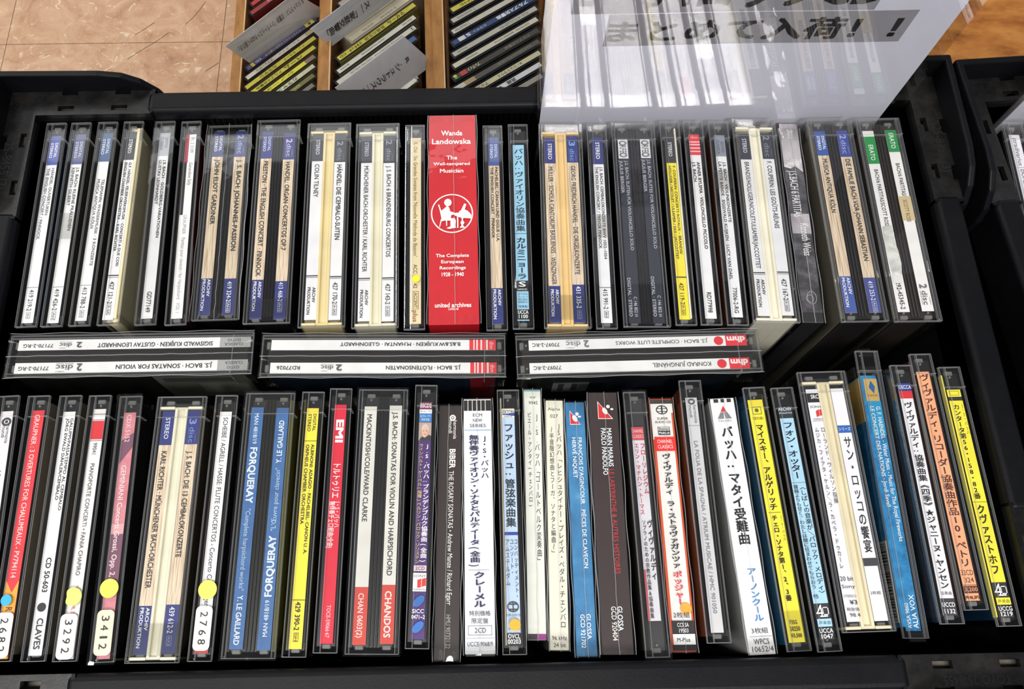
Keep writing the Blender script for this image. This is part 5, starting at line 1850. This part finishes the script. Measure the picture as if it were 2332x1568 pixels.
column(ground(557, 159, .88), R(44), .88, .0152, [
    (-9, .0104, 'dark green disc spine at the far end of the left rack', '#4a5a3c', [jp('SYMPHONIE', .2, .7, '#c9c9b4')], {}),
    (-8, .0104, 'scarlet spine with a yellow-green tip, left rack', '#b3302c', [('R', .86, .93, 0, 1, '#b7b03c'), ('R', .93, 1, 0, 1, '#5d8a3c'), jp('R. STRAUSS', .3, .7, '#e0c0b8')], {'side': '#7a2220'}),
    (-7, .0104, 'bright red spine just behind the dull red one, left rack', '#b02a2a', [('D', .84, .5, .0016, '#d8b4ac'), jp('ALPENSINFONIE', .2, .7, '#d9a39c')], {'side': '#7a2220'}),
    (-6, .0104, 'dull red spine nearest behind the white divider card, left rack', '#8f2c28', [jp('EIN HELDENLEBEN', .2, .75, '#c98f88')], {'side': '#6a2220'}),
    (0, .0104, 'purple spine with a yellow badge, left rack', '#4c4872', [('R', .03, .15, 0, 1, '#cdbf4e'), ('D', .09, .5, .0022, '#4c4872'), ('R', .90, .94, 0, 1, '#cdbf4e'), jp('CD', .80, .88, '#d5d5e0'), jp('ツァラトゥストラはかく語りき', .22, .74, '#bdb58a', .5, .5)], {'side': '#2f2c4c'}),
    (1, .0104, 'off-white spine between the purple and yellow ones, left rack', '#cfc9b8', [('R', .03, .14, .1, .9, '#b3a878'), jp('ドン・ファン', .24, .54, '#4a463c', .5, .5), jp('ズヴェーデン', .62, .86, '#4a463c', .5, .7)], {}),
    (2, .0104, 'first yellow spine under the off-white one, left rack', YB, [jp('ドン・キホーテ', .16, .46, '#45401c', .5, .6), jp('カラヤン', .56, .80, '#45401c', .5, .8), ('B', .86, .97, .1, .9, .0002, '#6a6428')], {'side': '#6f6a24'}),
    (3, .0104, 'second yellow spine under the off-white one, left rack', YB, [jp('ベーム', .18, .44, '#332f14', .5, .95, .02), jp('アルプス交響曲', .48, .84, '#45401c', .5, .6)], {'side': '#6f6a24'}),
    (4, .0104, 'yellow spine with a pinkish photo block, left rack', '#d6cf3a', [('R', .0, .13, 0, 1, '#8a6a62'), jp('シノーポリ', .3, .8, '#5a551f', .5, .6)], {'side': '#6f6a24'}),
    (5, .0104, 'pale green-white spine, left rack just above the crate rim', '#c6c9a8', [('B', .04, .16, .1, .9, .0002, '#6a6c50'), jp('カラヤン', .24, .52, '#3c3d2c', .5, .8), jp('英雄の生涯', .58, .86, '#3c3d2c', .5, .6)], {'side': '#6a6a30'}),
    (6, .0104, 'olive spine at the crate rim, left rack', '#6f6c3a', [jp('DON JUAN', .2, .6, '#b5b070')], {'side': '#3d3c22'}),
    (7, .0104, 'grey spine lowest at the crate rim, left rack', '#77776f', [], {}),
], G1)
column(ground(764, 137, .77), R(42.7), .77, .0152, [
    (-5.2, .0104, 'grey spine at the far end of the middle rack', '#9a9484', [jp('MACBETH', .3, .7, '#4a463c')], {}),
    (-4.2, .0104, 'tan spine at the far end of the middle rack', '#a8895c', [jp('AUS ITALIEN', .3, .7, '#4a3a24')], {}),
    (-1.56, .0244, 'thick case with two faded cream spines, middle rack', '#c2b9a2', [jp('ELEKTRA', .70, .84, '#6a6454', .5, .4), jp('R. STRAUSS', .4, .6, '#6a6454', .5, .4)], {'fat': True, 'dx': .012, 'tray': '#b0a78f', 'side': '#948b76', 'name': 'double_jewel_case'}),
    (0, .0112, 'yellow spine with large dark lettering, middle rack', YB, [('B', .02, .10, .1, .9, .0002, '#6a6428'), jp('マゼール', .14, .36, '#3c3816', .5, .9, .02), jp('英雄の生涯', .40, .66, '#5c5728', .5, .8), jp('マタチッチ', .70, .86, '#3c3816', .5, .8, .02), jp('CD', .90, .98, '#3c3816', .5, .6)], {'side': '#8a8434'}),
    (1.2, .0104, 'white spine just below the yellow one, middle rack', '#c9c6b8', [jp('RICHARD STRAUSS', .04, .16, '#55534a', .5, .5), jp('WIENER PHILHARMONIKER', .40, .70, '#55534a', .5, .45), jp('BAVARIA', .86, .97, '#55534a', .5, .4)], {'side': '#7a7660'}),
    (2.2, .0104, 'white spine with small grey print, behind the front divider card of the middle rack', '#c4c1b4', [jp('2', .02, .05, '#3a3a3c', .5, .9), jp('SINFONIA DOMESTICA · WALTER WELLER', .16, .84, '#77756a', .5, .4)], {}),
    (3.2, .0104, 'spine with a blue and red tip behind the front divider card, middle rack', '#8a8a90', [('R', 0, .08, 0, 1, '#3a5a8c'), ('R', .08, .14, 0, 1, '#a04a3c')], {}),
    (6.1, .0104, 'purple spine with yellow badge, middle rack', '#4a4870', [('R', .02, .14, 0, 1, '#cdbf4e'), ('D', .08, .5, .0022, '#4a4870'), jp('シノーポリ', .18, .44, '#b8b07c', .5, .5)], {'side': '#2f2c4c'}),
    (7.1, .0104, 'greyish white spine lowest in the middle rack', '#b9b6a4', [], {}),
], G2)
column(ground(1022, 25, .755), R(35), .755, .0159, [
    (-1, .0108, 'dark grey spine at the far end of the right rack', '#55554c', [], {}),
    (0, .0108, 'yellow spine at the far end of the right rack', YB, [jp('TIME', .7, .9, '#6a6428')], {}),
    (1, .0108, 'grey-white spine below the yellow one, right rack', '#b5b2a4', [('R', .73, .735, 0, 1, '#66645a'), jp('RICHARD STRAUSS', .76, .94, '#66645a', .5, .4)], {}),
    (2, .0108, 'clean off-white spine next to the blue one, right rack', '#c2bfb0', [('R', .80, .805, 0, 1, '#66645a'), jp('COLLECTION', .82, .97, '#55534a', .5, .6)], {}),
    (3, .0108, 'deep blue spine with white lettering, right rack', '#27406e', [jp('アルプス交響曲', .1, .47, '#dfe3ea', .5, .85, .02), jp('カラヤン', .60, .76, '#b9c2d2', .5, .5), jp('S', .79, .84, '#dfe3ea', .5, .9), ('R', .855, .93, .05, .95, '#c9cdd4')], {'side': '#1c2c4c'}),
    (4, .0108, 'pale grey spine below the blue one, right rack', '#b2b0a2', [jp('ティル・オイレンシュピーゲル', .1, .45, '#4a483f', .5, .6), jp('PHILIPS', .84, .95, '#77756a', .5, .4)], {}),
    (5, .0108, 'ivory spine with small capitals, right rack', '#c6c1ae', [jp('ELECTRONIC · BERNARD HAITINK', .1, .52, '#55534a', .5, .45), jp('METAMORPHOSEN', .72, .86, '#55534a', .5, .4)], {}),
    (6, .0108, 'black-brown spine with red, yellow and green blocks, right rack', '#37332b', [jp('アルプス交響曲', .1, .4, '#77745f', .5, .6), jp('プレヴィン', .70, .84, '#d9d49c', .5, .75), ('R', .855, .925, 0, 1, '#b03a36'), ('R', .965, 1, 0, .5, '#c9b83c'), ('R', .965, 1, .5, 1, '#4a8a4c')], {'side': '#2a2620'}),
    (7, .0108, 'dark spine with a tan block, right rack', '#4a4740', [jp('DOROTHEA', .1, .5, '#77745f', .5, .5), ('R', .76, .88, 0, 1, '#a08c64'), ('R', .88, 1, 0, 1, '#b9b6aa')], {}),
    (8, .0108, 'yellowish cream spine with bold lettering, right rack', '#bdb795', [jp('R・シュトラウス', .22, .5, '#3a382c', .5, .7), jp('アルプス交響曲', .62, .9, '#3a382c', .5, .75)], {}),
    (9, .0108, 'bluish white spine with heavy lettering, right rack', '#c9c9cd', [jp('英雄', .30, .40, '#202022', .5, .8, .02), jp('4つの最後の歌 ●', .46, .86, '#202022', .5, .85, .02)], {}),
    (10, .0108, 'grey spine lowest in the right rack', '#8a877c', [], {}),
], G3)


def card(label, T0, T1, B0, B1, els):
    """divider card from its four visible corners (top left, top right, foot left, foot right)"""
    o = thing('divider_card', label, 'divider card', 'divider cards in the racks')
    o.location = B0
    q = Vector(B0)
    down0, down1 = (B0 - T0).normalized(), (B1 - T1).normalized()
    P = [T0 - q, T1 - q, B1 + down1 * .012 - q, B0 + down0 * .012 - q]
    n = (P[1] - P[0]).cross(P[3] - P[0]).normalized()
    m = MB()
    CARD = paint('#b9babd', .5)
    m.extrude(P, n * .0006, CARD)
    m.obj('card_sheet', o)
    eu = (P[0] - P[1])
    ew = (P[2] - P[1])
    nn = eu.cross(ew).normalized()
    lb = Label(P[1] + nn * .0007, eu.normalized(), (ew - eu.normalized() * ew.dot(eu.normalized())).normalized(), eu.length, ew.length)
    lb.lay = 1
    lb.draw(els)
    lb.obj('card_print', o)
    m = MB()
    w = [p + nn * .0012 for p in P]
    m.add([w[0], w[1], w[2], w[3]], [(0, 1, 2, 3)], clear('card_sleeve_film', 1.5, .06, .98))
    m.obj('clear_sleeve', o)
    return o


g = ground
card('white divider card with tiny lettering leaning over the floor side of the left rack', g(513, 105, .835), g(672, -16, .835), g(562, 139, .876), g(730, 18, .876),
     [('T', 'R. シュトラウス｜交響詩「ツァラトゥストラはかく語りき」', -.05, .88, .26, .11, '#3a3a3e')])
card('white divider card with large bold lettering, leaning behind the thick cream case', g(707, 66, .735), g(866, -52, .735), g(740, 96, .762), g(898, -22, .762),
     [('V', 'ス｜「家庭交響曲」', .22, .88, .46, .27, '#2a2a2e', .02)])
card('white divider card with spaced lettering, front of the middle rack', g(763, 200, .728), g(920, 83, .728), g(818, 249, .762), g(974, 131, .762),
     [('V', 'R.シュトラウス｜交響詩「', .04, .98, .46, .21, '#2c2c30', .01)])
